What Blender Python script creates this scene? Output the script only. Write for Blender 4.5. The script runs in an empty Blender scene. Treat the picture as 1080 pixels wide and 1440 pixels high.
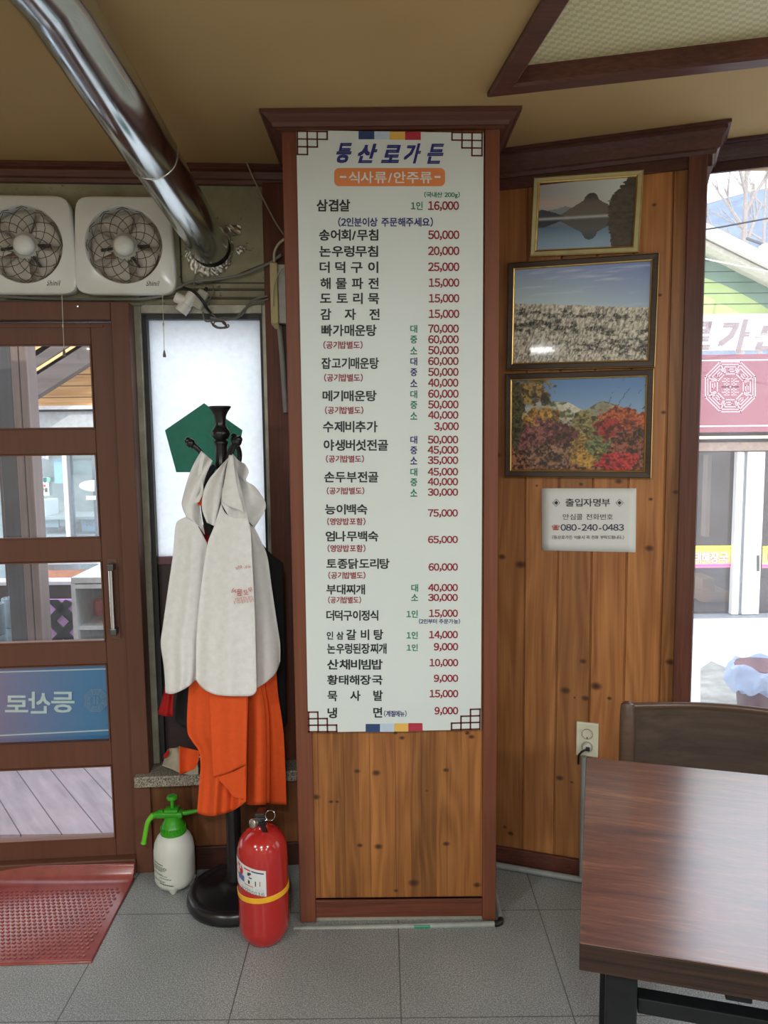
import bpy, bmesh, math, random
import numpy as np
from mathutils import Vector, Matrix
random.seed(7)
rng = np.random.default_rng(5)
sc = bpy.context.scene
col = sc.collection

# ------------------------------------------------------------------ camera
F = 1082.0            # focal length in pixels of the 1080 x 1440 frame
CAM_H = 1.45
_dn = np.array([110., 10180., F]); _dn /= np.linalg.norm(_dn)
_up = -_dn
_f = np.array([0, 0, 1.]); _Y = _f - _up * (_f @ _up); _Y /= np.linalg.norm(_Y)
_X = np.cross(_Y, _up); _X = -_X if _X[0] < 0 else _X
ROT = np.stack([_X, _Y, _up])
CAM = np.array([0, 0, CAM_H])
cam_data = bpy.data.cameras.new('camera')
cam_data.sensor_fit = 'VERTICAL'; cam_data.sensor_height = 36.0; cam_data.sensor_width = 27.0
cam_data.lens = 36.0 * F / 1440.0
cam_data.clip_start = 0.02; cam_data.clip_end = 500
cam = bpy.data.objects.new('camera', cam_data); col.objects.link(cam)
_r = ROT @ np.array([1., 0, 0]); _u = ROT @ np.array([0, -1., 0]); _b = ROT @ np.array([0, 0, -1.])
cam.matrix_world = Matrix(((_r[0], _u[0], _b[0], 0), (_r[1], _u[1], _b[1], 0), (_r[2], _u[2], _b[2], CAM_H), (0, 0, 0, 1)))
sc.camera = cam

# ------------------------------------------------------------------ light
sc.view_settings.view_transform = 'Standard'
sc.view_settings.look = 'None'
sc.view_settings.gamma = 1.0
sc.view_settings.exposure = 0.0
sc.view_settings.use_curve_mapping = False
sc.cycles.max_bounces = 10
sc.cycles.transparent_max_bounces = 16
sc.cycles.sample_clamp_indirect = 6.0
SKY = 2.1
SUN = 2.6
LAMP = 34.0
world = bpy.data.worlds.new('sky'); sc.world = world
world.use_nodes = True
_nt = world.node_tree; _nt.nodes.clear()
_wo = _nt.nodes.new('ShaderNodeOutputWorld'); _bg = _nt.nodes.new('ShaderNodeBackground')
_tc = _nt.nodes.new('ShaderNodeTexCoord'); _sx = _nt.nodes.new('ShaderNodeSeparateXYZ')
_cr = _nt.nodes.new('ShaderNodeValToRGB')
for _p, _c in ((.35, (1.05, 1.12, 1.22)), (.5, (1.5, 1.62, 1.8))): _e = _cr.color_ramp.elements.new(_p); _e.color = (*_c, 1)
_cr.color_ramp.elements[0].position = 0.0; _cr.color_ramp.elements[0].color = (.95, .97, 1, 1)
_cr.color_ramp.elements[-1].position = 1.0; _cr.color_ramp.elements[-1].color = (1.45, 1.6, 1.85, 1)
_nt.links.new(_tc.outputs['Generated'], _sx.inputs[0]); _nt.links.new(_sx.outputs[2], _cr.inputs[0])
_nt.links.new(_cr.outputs[0], _bg.inputs[0]); _bg.inputs[1].default_value = SKY
_nt.links.new(_bg.outputs[0], _wo.inputs[0])
sun_d = bpy.data.lights.new('sun', 'SUN'); sun_d.energy = SUN; sun_d.angle = math.radians(.6); sun_d.color = (1, .95, .86)
sun = bpy.data.objects.new('sun', sun_d); col.objects.link(sun)
sun.rotation_euler = (math.radians(52), 0, math.radians(12))   # high behind the building, onto the shop across the yard
sun.location = (0, -5, 8)

# ------------------------------------------------------------------ pixel -> place
def ray(x, y): return ROT @ np.array([(x - 540) / F, (y - 720) / F, 1.])
def atY(x, y, Y):
    d = ray(x, y); return CAM + d * (Y / d[1])
def atZ(x, y, z):
    d = ray(x, y); return CAM + d * ((z - CAM_H) / d[2])
def atP(x, y, p, n):
    d = ray(x, y); return CAM + d * (((p - CAM) @ n) / (d @ n))
class Frame:
    """wall frame: s along the wall, t out of the wall into the room, z up"""
    def __init__(s, x, y, ang):
        s.o = np.array([x, y, 0.]); s.u = np.array([math.cos(ang), math.sin(ang), 0]); s.n = np.array([math.sin(ang), -math.cos(ang), 0])
        s.ang = ang
    def P(s, a, t, z): return s.o + s.u * a + s.n * t + np.array([0, 0, z])
    def sz(s, x, y, t=0):
        p = atP(x, y, s.o + s.n * t, s.n); return float((p - s.o) @ s.u), float(p[2])
    def M(s, a=0, t=0, z=0):
        o = s.P(a, t, z)
        return Matrix(((s.u[0], -s.n[0], 0, o[0]), (s.u[1], -s.n[1], 0, o[1]), (0, 0, 1, o[2]), (0, 0, 0, 1)))   # local x = s, local y = into wall
WL = Frame(-.80, 2.50, math.radians(4.2))
WR = Frame(.49, 2.40, math.radians(-19))
WW = Frame(1.03, 2.38, math.radians(-19))
WC = Frame(0, 2.135, 0)
CEIL = 2.28

# ------------------------------------------------------------------ node helpers
class NT:
    def __init__(s, name):
        s.m = bpy.data.materials.new(name); s.m.use_nodes = True; s.t = s.m.node_tree
        s.b = s.t.nodes['Principled BSDF']; s.out = s.t.nodes['Material Output']
    def n(s, kind, **kw):
        x = s.t.nodes.new(kind)
        for k, v in kw.items(): setattr(x, k, v)
        return x
    def link(s, a, b): s.t.links.new(a, b)
    def val(s, sock, v):
        if isinstance(v, bpy.types.NodeSocket): s.link(v, sock)
        else: sock.default_value = v
    def math(s, op, a, b=0.0, c=None):
        x = s.n('ShaderNodeMath', operation=op); s.val(x.inputs[0], a); s.val(x.inputs[1], b)
        if c is not None: s.val(x.inputs[2], c)
        return x.outputs[0]
    def coord(s, kind='Object'): return s.n('ShaderNodeTexCoord').outputs[kind]
    def mapping(s, v, scale=(1, 1, 1), rot=(0, 0, 0), loc=(0, 0, 0)):
        x = s.n('ShaderNodeMapping'); s.link(v, x.inputs[0]); x.inputs['Scale'].default_value = scale
        x.inputs['Rotation'].default_value = rot; x.inputs['Location'].default_value = loc; return x.outputs[0]
    def sep(s, v):
        x = s.n('ShaderNodeSeparateXYZ'); s.link(v, x.inputs[0]); return x.outputs
    def comb(s, a, b, c):
        x = s.n('ShaderNodeCombineXYZ')
        for i, v in enumerate((a, b, c)): s.val(x.inputs[i], v)
        return x.outputs[0]
    def noise(s, v, scale=1, detail=3, rough=.5, dist=0):
        x = s.n('ShaderNodeTexNoise'); s.link(v, x.inputs['Vector']); x.inputs['Scale'].default_value = scale
        x.inputs['Detail'].default_value = detail; x.inputs['Roughness'].default_value = rough; x.inputs['Distortion'].default_value = dist
        return x.outputs['Fac']
    def ramp(s, v, stops, interp='LINEAR'):
        x = s.n('ShaderNodeValToRGB'); s.link(v, x.inputs[0]); e = x.color_ramp.elements; x.color_ramp.interpolation = interp
        while len(e) < len(stops): e.new(.5)
        for i, (p, c) in enumerate(stops): e[i].position = p; e[i].color = (*c, 1)
        return x.outputs[0]
    def mix(s, f, a, b, blend='MIX'):
        x = s.n('ShaderNodeMix', data_type='RGBA', blend_type=blend)
        s.val(x.inputs[0], f)
        for sock, v in ((x.inputs[6], a), (x.inputs[7], b)):
            if isinstance(v, bpy.types.NodeSocket): s.link(v, sock)
            else: sock.default_value = (*v, 1)
        return x.outputs[2]
    def bump(s, h, strength=.3, dist=.002):
        x = s.n('ShaderNodeBump'); s.link(h, x.inputs['Height']); x.inputs['Strength'].default_value = strength; x.inputs['Distance'].default_value = dist
        s.link(x.outputs[0], s.b.inputs['Normal'])
    def set(s, color=None, rough=None, metal=None, spec=None, coat=None, coat_rough=None):
        if color is not None:
            if isinstance(color, bpy.types.NodeSocket): s.link(color, s.b.inputs['Base Color'])
            else: s.b.inputs['Base Color'].default_value = (*color, 1)
        for k, v in (('Roughness', rough), ('Metallic', metal), ('Specular IOR Level', spec), ('Coat Weight', coat), ('Coat Roughness', coat_rough)):
            if v is not None: s.val(s.b.inputs[k], v)
        return s.m
def srgb(r, g, b):
    return tuple((c / 12.92 if c <= .04045 else ((c + .055) / 1.055) ** 2.4) for c in (r / 255, g / 255, b / 255))

def plain(name, c, rough=.5, metal=0, spec=.5, var=.12, scale=30, bump=0, coat=0):
    """solid colour with slight mottling"""
    t = NT(name); v = t.noise(t.coord(), scale, 4, .6)
    a = tuple(x * (1 - var) for x in c); b = tuple(min(1, x * (1 + var)) for x in c)
    t.set(t.ramp(v, [(.3, a), (.7, b)]), rough, metal, spec, coat, .1)
    if bump: t.bump(v, bump, .001)
    return t.m
def trimwood(name, c, rough=.45, axis='z', contrast=.35, fine=160, spec=.35):
    t = NT(name); o = t.coord()
    sc_ = {'z': (1, 1, .03), 'x': (.03, 1, 1), 'y': (1, .03, 1)}[axis]
    v = t.noise(t.mapping(o, sc_), fine, 5, .65); w = t.noise(t.mapping(o, sc_), fine / 8, 3, .5)
    f = t.math('ADD', t.math('MULTIPLY', v, .6), t.math('MULTIPLY', w, .4))
    a = tuple(x * (1 - contrast) for x in c); b = tuple(x * (1 + contrast) for x in c)
    t.set(t.ramp(f, [(.35, a), (.65, b)]), rough, 0, spec); t.bump(f, .12, .001)
    return t.m
def pine(name, width, off, knots, dark, light, knotc=(.05, .018, .008), rough=.4, fine=1.0, varamt=.35):
    """planks running up z; uses the mesh uv map, metres along the wall and up it"""
    t = NT(name); uv = t.n('ShaderNodeUVMap').outputs[0]; s, z, _ = t.sep(uv)
    km = None; s2 = s; knots = [(a_, b_, r_ * 1.05) for a_, b_, r_ in knots]
    for (ks, kz, r) in knots:
        dx = t.math('SUBTRACT', s, ks); dz = t.math('SUBTRACT', z, kz)
        ax = t.math('MULTIPLY', dx, 1 / r); az = t.math('MULTIPLY', dz, 1.4 / r)
        d2 = t.math('ADD', t.math('MULTIPLY', ax, ax), t.math('MULTIPLY', az, az))
        az4 = t.math('MULTIPLY', dz, .28 / r)
        g2 = t.math('ADD', t.math('MULTIPLY', ax, t.math('MULTIPLY', ax, .5)), t.math('MULTIPLY', az4, az4))
        w = t.math('DIVIDE', 1.0, t.math('ADD', 1.0, g2))
        s2 = t.math('SUBTRACT', s2, t.math('MULTIPLY', dx, t.math('MULTIPLY', w, .75)))
        k = t.math('SUBTRACT', 1.0, t.math('SMOOTH_MIN', 1.0, t.math('MULTIPLY', d2, .62), .3))
        k = t.math('MAXIMUM', k, 0.0)
        km = k if km is None else t.math('MAXIMUM', km, k)
    idx = t.math('FLOOR', t.math('DIVIDE', t.math('SUBTRACT', s, off), width))
    wn = t.n('ShaderNodeTexWhiteNoise', noise_dimensions='1D'); t.link(idx, wn.inputs['W']); rnd = wn.outputs['Value']
    off_i = t.math('MULTIPLY', rnd, 37.0)
    broad = t.noise(t.comb(t.math('MULTIPLY', s2, 13 * fine), off_i, t.math('MULTIPLY', z, .8)), 1, 2, .5)
    rings = t.math('MULTIPLY_ADD', t.math('SINE', t.math('MULTIPLY', broad, 60.0)), .5, .5)
    finen = t.noise(t.comb(t.math('MULTIPLY', s2, 240 * fine), off_i, t.math('MULTIPLY', z, 3.0)), 1, 4, .6)
    mid = t.noise(t.comb(t.math('MULTIPLY', s2, 45 * fine), off_i, t.math('MULTIPLY', z, 1.3)), 1, 3, .55)
    f = t.math('ADD', t.math('ADD', t.math('MULTIPLY', rings, .13), t.math('MULTIPLY', finen, .40)), t.math('MULTIPLY', mid, .47))
    c = t.ramp(f, [(.30, dark), (.52, tuple((a + b) / 2 for a, b in zip(dark, light))), (.72, light)])
    tone = t.ramp(rnd, [(0, (1 - varamt, 1 - varamt, 1 - varamt)), (1, (1 + varamt * .35, 1 + varamt * .3, 1 + varamt * .25))])
    c = t.mix(1.0, c, tone, 'MULTIPLY')
    if km is not None: c = t.mix(km, c, knotc)
    t.set(c, rough, 0, .4); t.bump(f, .08, .001)
    return t.m
def glass(name, tint=(1, 1, 1), gloss=.07, dust=.02, hazec=(.9, .92, .95)):
    t = NT(name); t.t.nodes.remove(t.b)
    tr = t.n('ShaderNodeBsdfTransparent'); tr.inputs[0].default_value = (*tint, 1)
    gl = t.n('ShaderNodeBsdfGlossy'); gl.inputs['Roughness'].default_value = .02
    tl = t.n('ShaderNodeBsdfTranslucent'); tl.inputs[0].default_value = (*hazec, 1)
    n = t.noise(t.coord(), 9, 5, .7)
    m1 = t.n('ShaderNodeMixShader'); m1.inputs[0].default_value = gloss; t.link(tr.outputs[0], m1.inputs[1]); t.link(gl.outputs[0], m1.inputs[2])
    m2 = t.n('ShaderNodeMixShader'); t.link(t.math('MULTIPLY', n, dust * 2), m2.inputs[0]); t.link(m1.outputs[0], m2.inputs[1]); t.link(tl.outputs[0], m2.inputs[2])  # translucent share imitates washed-out glare and haze in the pane
    t.link(m2.outputs[0], t.out.inputs[0]); return t.m
def film(name, c, trans=.5, see=.0, c2=None, axis=0, lo=0, hi=1, rough=.5):
    """thin sheet that lets light through: diffuse + translucent (+ a little clear)"""
    t = NT(name); cc = None
    if c2 is not None:
        x = t.sep(t.coord())[axis]; mr = t.n('ShaderNodeMapRange'); t.link(x, mr.inputs[0]); mr.inputs[1].default_value = lo; mr.inputs[2].default_value = hi
        cc = t.mix(mr.outputs[0], c, c2)
    else:
        v = t.noise(t.coord(), 60, 4, .6); cc = t.ramp(v, [(.3, tuple(x * .94 for x in c)), (.7, tuple(min(1, x * 1.04) for x in c))])
    t.set(cc, rough, 0, .3)
    tl = t.n('ShaderNodeBsdfTranslucent'); t.link(cc, tl.inputs[0])
    m = t.n('ShaderNodeMixShader'); m.inputs[0].default_value = trans; t.link(t.b.outputs[0], m.inputs[1]); t.link(tl.outputs[0], m.inputs[2])
    o = m.outputs[0]
    if see:
        tr = t.n('ShaderNodeBsdfTransparent'); m2 = t.n('ShaderNodeMixShader'); m2.inputs[0].default_value = see
        t.link(o, m2.inputs[1]); t.link(tr.outputs[0], m2.inputs[2]); o = m2.outputs[0]
    t.link(o, t.out.inputs[0]); return t.m
def painted(name, rough=.35, coat=.0, coat_rough=.08):
    t = NT(name); a = t.n('ShaderNodeVertexColor', layer_name='art'); t.set(a.outputs[0], rough, 0, .4, coat, coat_rough); return t.m
def emit(name, c, e):
    t = NT(name); t.set(c, .5); t.b.inputs['Emission Color'].default_value = (*c, 1); t.b.inputs['Emission Strength'].default_value = e; return t.m

# ------------------------------------------------------------------ mesh helpers
class MB:
    def __init__(s): s.v = []; s.f = []; s.uv = None; s.sm = []
    def add(s, vs, fs, smooth=False, M=None):
        k = len(s.v)
        for p in vs:
            p = Vector([float(c) for c in p]); s.v.append(M @ p if M is not None else p)
        for f in fs: s.f.append([i + k for i in f]); s.sm.append(smooth)
        return s
    def box(s, x0, x1, y0, y1, z0, z1, M=None, bev=0.0):
        x0, x1 = min(x0, x1), max(x0, x1); y0, y1 = min(y0, y1), max(y0, y1); z0, z1 = min(z0, z1), max(z0, z1)
        b = min(bev, (x1 - x0) * .45, (y1 - y0) * .45, (z1 - z0) * .45)
        if b <= 0:
            vs = [(x, y, z) for z in (z0, z1) for y in (y0, y1) for x in (x0, x1)]
            return s.add(vs, [(0, 2, 3, 1), (4, 5, 7, 6), (0, 1, 5, 4), (2, 6, 7, 3), (0, 4, 6, 2), (1, 3, 7, 5)], False, M)
        bm = bmesh.new(); bmesh.ops.create_cube(bm, size=1)
        for v in bm.verts: v.co = Vector(((x0 + x1) / 2 + v.co.x * (x1 - x0), (y0 + y1) / 2 + v.co.y * (y1 - y0), (z0 + z1) / 2 + v.co.z * (z1 - z0)))
        bmesh.ops.bevel(bm, geom=list(bm.edges), offset=b, segments=2, affect='EDGES', profile=.5)
        bm.verts.ensure_lookup_table()
        s.add([v.co[:] for v in bm.verts], [[v.index for v in f.verts] for f in bm.faces], False, M); bm.free(); return s
    def quad(s, a, b, c, d): return s.add([a, b, c, d], [(0, 1, 2, 3)])
    def prism(s, pts, y0, y1, M=None):
        """polygon in local x,z extruded along local y"""
        n = len(pts); vs = [(p[0], y0, p[1]) for p in pts] + [(p[0], y1, p[1]) for p in pts]
        fs = [list(range(n)), list(range(2 * n - 1, n - 1, -1))] + [(i, i + n, (i + 1) % n + n, (i + 1) % n) for i in range(n)]
        return s.add(vs, fs, False, M)
    def flat(s, pts, M=None): return s.add(pts, [list(range(len(pts)))], False, M)
    def tube(s, path, r, n=10, caps=True, M=None, close=False):
        P = [Vector([float(c) for c in p]) for p in path]; R = r if isinstance(r, (list, tuple)) else [r] * len(P)
        vs = []; fs = []; m = len(P); prev = None
        for i in range(m):
            if close: d = (P[(i + 1) % m] - P[i - 1])
            else: d = (P[min(i + 1, m - 1)] - P[max(i - 1, 0)])
            d = d.normalized() if d.length > 1e-9 else Vector((0, 0, 1))
            if prev is None:
                a = Vector((0, 0, 1)) if abs(d.z) < .9 else Vector((1, 0, 0)); e = d.cross(a).normalized()
            else: e = (prev - d * prev.dot(d)).normalized()
            prev = e; g = d.cross(e)
            for k in range(n):
                a = 2 * math.pi * k / n; vs.append(P[i] + (e * math.cos(a) + g * math.sin(a)) * R[i])
        for i in range(m if close else m - 1):
            for k in range(n):
                a = i * n; b = ((i + 1) % m) * n; fs.append((a + k, a + (k + 1) % n, b + (k + 1) % n, b + k))
        if caps and not close: fs += [list(range(n - 1, -1, -1)), list(range((m - 1) * n, m * n))]
        return s.add(vs, fs, True, M)
    def lathe(s, prof, n=40, M=None, cap=True):
        """profile (r, z) from bottom to top around local z"""
        vs = []; fs = []
        for (r, z) in prof:
            for k in range(n): a = 2 * math.pi * k / n; vs.append((r * math.cos(a), r * math.sin(a), z))
        for i in range(len(prof) - 1):
            for k in range(n): fs.append((i * n + k, i * n + (k + 1) % n, (i + 1) * n + (k + 1) % n, (i + 1) * n + k))
        if cap:
            if prof[0][0] > 1e-5: fs.append(list(range(n - 1, -1, -1)))
            if prof[-1][0] > 1e-5: fs.append(list(range((len(prof) - 1) * n, len(prof) * n)))
        return s.add(vs, fs, True, M)
    def ball(s, c, r, n=14, sq=(1, 1, 1)):
        pr = [(max(1e-4, r * math.sin(math.pi * i / n)), -r * math.cos(math.pi * i / n)) for i in range(n + 1)]
        return s.lathe(pr, n * 2, Matrix.Translation(Vector([float(x) for x in c])) @ Matrix.Diagonal((*sq, 1)), cap=False)
    def grid(s, pts, smooth=True):
        """pts[row][col] -> quads"""
        m = len(pts); n = len(pts[0]); vs = [p for row in pts for p in row]
        return s.add(vs, [(i * n + j, i * n + j + 1, (i + 1) * n + j + 1, (i + 1) * n + j) for i in range(m - 1) for j in range(n - 1)], smooth)
    def sweep(s, prof, path_frames):
        """profile points (a,b) carried along frames (origin, ea, eb)"""
        rows = [[o + ea * a + eb * b for (a, b) in prof] for (o, ea, eb) in path_frames]
        s.grid(rows, False); n = len(prof)
        s.flat(rows[0]); s.flat(list(reversed(rows[-1]))); return s
    def build(s, name, mat, parent=None, world=True, solid=0, uvf=None, angle=None):
        me = bpy.data.meshes.new(name)
        inv = MW[parent.name].inverted() if (parent is not None and world) else None
        vs = [tuple(inv @ v) if inv is not None else tuple(v) for v in s.v]
        me.from_pydata(vs, [], s.f)
        for p, q in zip(me.polygons, s.sm): p.use_smooth = q
        if uvf is not None:
            ul = me.uv_layers.new(name='UVMap')
            for p in me.polygons:
                for li, vi in zip(p.loop_indices, p.vertices): ul.data[li].uv = uvf(np.array(s.v[vi]))
        me.update()
        bm = bmesh.new(); bm.from_mesh(me); bmesh.ops.recalc_face_normals(bm, faces=bm.faces); bm.to_mesh(me); bm.free()
        if any(s.sm):
            try: me.set_sharp_from_angle(angle=math.radians(angle or 45))
            except Exception: pass
        me.materials.append(mat)
        o = bpy.data.objects.new(name, me); col.objects.link(o)
        if parent is not None: o.parent = parent; MW[o.name] = MW[parent.name].copy()
        else: MW[o.name] = Matrix.Identity(4)
        if solid:
            md = o.modifiers.new('thickness', 'SOLIDIFY'); md.thickness = solid; md.offset = 0
        return o
MW = {}
def thing(name, label, cat, loc=(0, 0, 0), rot=0.0, group=None, kind=None):
    o = bpy.data.objects.new(name, None); col.objects.link(o); o.empty_display_size = .05
    o.location = [float(c) for c in loc]; o.rotation_euler = (0, 0, rot)
    MW[o.name] = Matrix.Translation(o.location) @ Matrix.Rotation(rot, 4, 'Z')
    tag(o, label, cat, group, kind); return o
def tag(o, label=None, cat=None, group=None, kind=None):
    if label: o['label'] = label
    if cat: o['category'] = cat
    if group: o['group'] = group
    if kind: o['kind'] = kind
    return o
def struct(o, label=None): o['kind'] = 'structure'; (label and o.__setitem__('label', label)); return o
TMP = bpy.data.scenes.new('lettering')
TMPC = bpy.data.curves.new('lettering', 'FONT'); TMPC.resolution_u = 2
TMPO = bpy.data.objects.new('lettering', TMPC); TMP.collection.objects.link(TMPO)
GLYPH = {}
def raw_text(txt):
    if txt in GLYPH: return GLYPH[txt]
    TMPC.body = txt; TMP.view_layers[0].update(); dg = TMP.view_layers[0].depsgraph
    me = bpy.data.meshes.new_from_object(TMPO.evaluated_get(dg), depsgraph=dg)
    r = (np.array([q.co[:2] for q in me.vertices]), [list(p.vertices) for p in me.polygons]); bpy.data.meshes.remove(me)
    GLYPH[txt] = r; return r
def text_mesh(txt, bold=0.0, shear=0.0):
    """glyph by glyph, digits from the full-width set so they match the hangul; bold = stroke growth in em"""
    V = []; Fc = []; Ly = []; k = 0; pos = 0.0
    for ch in txt:
        if ch == ' ': pos += .34; continue
        adv = {',': .27, '(': .36, ')': .36, '-': .50, '/': .42, '.': .27, 'i': .3, 'l': .28}.get(ch, .56 if ch.isdigit() else None)
        v, f = raw_text(chr(ord(ch) + 0xFEE0) if (ch.isdigit() or ch in ',().') else ch)
        if not len(v): continue
        lo, hi = v.min(0), v.max(0)
        if adv is None: adv = max(hi[0] - lo[0] + .11, .0); x = pos + .055 - lo[0]
        elif ch.isdigit(): x = pos + adv / 2 - (lo[0] + hi[0]) / 2 + (-.03 if ch == '1' else 0)
        else: x = pos + adv / 2 - (lo[0] + hi[0]) / 2
        for li, (dx, dy) in enumerate(((0, 0),) if bold <= 0 else ((-bold, -bold), (bold, -bold), (bold, bold), (-bold, bold))):
            V.append(v + np.array([x + dx, dy])); Ly += [li] * len(v); Fc += [[i + k for i in q] for q in f]; k += len(v)
        pos += adv
    if not V: return np.zeros((0, 2)), [], []
    V = np.concatenate(V); V[:, 0] += V[:, 1] * shear
    return V, Fc, Ly
def put_text(mb, txt, x0, x1, y0, y1, place, offset=.012, shear=0, mirror=False, rot=0):
    """fit text into the rectangle (x0..x1, y0 top..y1 bottom); place(x, y) -> point"""
    v, f, ly = text_mesh(txt, offset, shear)
    if not len(v): return
    lo = v.min(0); hi = v.max(0); q = (v - lo) / (hi - lo)
    if mirror: q[:, 0] = 1 - q[:, 0]
    X = x0 + q[:, 0] * (x1 - x0); Y = y1 + q[:, 1] * (y0 - y1)
    if rot:
        cx, cy = (x0 + x1) / 2, (y0 + y1) / 2; c, s_ = math.cos(rot), math.sin(rot)
        X, Y = cx + (X - cx) * c - (Y - cy) * s_, cy + (X - cx) * s_ + (Y - cy) * c
    P_ = [np.array(place(a, b)) for a, b in zip(X, Y)]
    mb.add([p + (CAM - p) * (.00006 * l) for p, l in zip(P_, ly)], f)

# ------------------------------------------------------------------ shared materials
TRIM = trimwood('reddish brown painted wood', (.17, .055, .029), .42, 'z', .2, 90)
TRIMX = trimwood('reddish brown painted moulding', (.10, .036, .025), .4, 'x')
DOORW = trimwood('brown door wood', (.125, .050, .030), .5, 'z', .10, 70)
BLACKM = plain('black painted metal', (.008, .008, .009), .4, var=.3)
BLACKP = plain('black lacquered wood', (.009, .008, .010), .28, var=.3)
WHITEP = plain('white plastic', (.74, .74, .72), .22, var=.03)
GREYP = plain('grey plastic', (.26, .28, .28), .45, var=.1)
CHROME = plain('chrome', (.65, .65, .66), .18, 1.0, var=.05)
CABLE = plain('grey cable', (.16, .16, .14), .5)
GLASS = glass('window glass', gloss=.04, dust=.012)

# ================================================================== STRUCTURE
# floor
t = NT('speckled grey floor tile'); o_ = t.coord()
v1 = t.noise(o_, 300, 2, .6); v2 = t.noise(o_, 3.0, 4, .6); v3 = t.noise(o_, 150, 2, .5)
c = t.ramp(v1, [(.36, (.11, .12, .125)), (.52, (.26, .28, .28)), (.66, (.54, .56, .55))])
c = t.mix(.4, c, t.ramp(v3, [(.4, (.20, .215, .21)), (.6, (.33, .345, .335))]))
c = t.mix(.6, c, t.ramp(v2, [(.3, (.80, .81, .82)), (.7, (1.1, 1.08, 1.06))]), 'MULTIPLY')
X_, Y_, Z_ = t.sep(o_)
def tile_line(v, size, off):
    m = t.math('PINGPONG', t.math('SUBTRACT', v, off), size / 2); return t.math('LESS_THAN', m, .0016)
ln = t.math('MAXIMUM', tile_line(X_, .427, -.825), tile_line(Y_, .425, 2.19))
c = t.mix(ln, c, (.085, .09, .09))
t.set(c, .33, 0, .5); t.bump(v1, .05, .001)
FLOORM = t.m
mb = MB(); mb.box(-3.2, 3.6, -3.6, 2.62, -.12, 0); struct(mb.build('floor', FLOORM), 'speckled grey tile floor')

# ceiling with a lifted coffer
t = NT('tan ceiling paper'); o_ = t.coord()
v = t.noise(o_, 90, 5, .6); w = t.noise(o_, 1.1, 3, .5)
c = t.ramp(w, [(.3, (.37, .240, .100)), (.7, (.46, .312, .145))]); t.set(c, .75, 0, .2); t.bump(v, .08, .001); CEILM = t.m
cA = atZ(685, 130, CEIL); cB = atZ(1080, 86, CEIL); cC = atZ(760, 0, CEIL)
dB = (cB - cA) / np.linalg.norm(cB - cA); dC = (cC - cA) / np.linalg.norm(cC - cA)
hole = [cA + dB * .035 + dC * .035, cA + dB * 2.0 + dC * .035, cA + dB * 2.0 + dC * 1.7, cA + dB * .035 + dC * 1.7]
outer = [(-3.3, 2.62), (3.7, 2.62), (3.7, -3.7), (-3.3, -3.7)]
mb = MB(); o2 = [np.array([x, y, CEIL]) for x, y in outer]; h2 = [np.array([p[0], p[1], CEIL]) for p in hole]
for i in range(4): mb.flat([o2[i], o2[(i + 1) % 4], h2[(i + 1) % 4], h2[i]])
mb.box(-3.3, 3.7, -3.7, 2.62, CEIL + .1, CEIL + .2)
ceil = struct(mb.build('ceiling', CEILM), 'tan papered ceiling')
t = NT('checked coffer paper'); o_ = t.coord()
ck = t.n('ShaderNodeTexChecker'); t.link(t.mapping(o_, (1, 1, 1), (0, 0, math.radians(25))), ck.inputs[0]); ck.inputs['Scale'].default_value = 75
n_ = t.noise(o_, 2.5, 2, .5)
c = t.mix(t.math('MULTIPLY', ck.outputs[1], .75), (.66, .58, .33), (.44, .42, .25)); t.set(c, .6, 0, .3); t.bump(ck.outputs[1], .3, .002)
mb = MB(); hz = [p + np.array([0, 0, .03]) for p in hole]; ex = [(-.1, -.1), (.1, -.1), (.1, .1), (-.1, .1)]
mb.flat([p + dB * a + dC * b for p, (a, b) in zip(hz, ex)])
for i in range(4): mb.flat([hole[i], hole[(i + 1) % 4], hz[(i + 1) % 4], hz[i]])
mb.build('coffer_panel', t.m, ceil)
nB = dC - dB * (dC @ dB); nB /= np.linalg.norm(nB); nC = dB - dC * (dB @ dC); nC /= np.linalg.norm(nC)
q = MB(); z = np.array([0, 0, 1.]); mit = (nB + nC) / (1 + nB @ nC)
q.sweep([(0, .002), (0, -.010), (.005, -.014), (.046, -.014), (.052, -.008), (.052, .030), (.040, .030), (.04, .002)], [(cA + dB * 2.1, nB, z), (cA, mit, z), (cA + dC * 1.8, nC, z)])
struct(q.build('trim_1', TRIMX), 'brown trim framing the raised ceiling coffer')

# crown moulding profile: (out from wall, z)
def crown(name, pts, lab, mat=TRIMX, h=.065, out=.055, frieze=.0, parent=None):
    """pts: list of (point on wall line, outward normal for the mitre)"""
    prof = [(0, -h - frieze), (.012, -h - frieze), (.012, -h), (.020, -h), (.024, -h + .010), (.030, -h + .014), (.036, -h * .45), (out * .85, -h * .25), (out * .85, -.010), (out, -.008), (out, 0), (0, 0)]
    q = MB(); z = np.array([0, 0, 1.]); q.sweep(prof, [(np.array([p[0], p[1], CEIL - .001]), np.array([n[0], n[1], 0]), z) for p, n in pts])
    ob = q.build(name, mat, parent)
    if parent is None: struct(ob, lab)
    return ob

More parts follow.
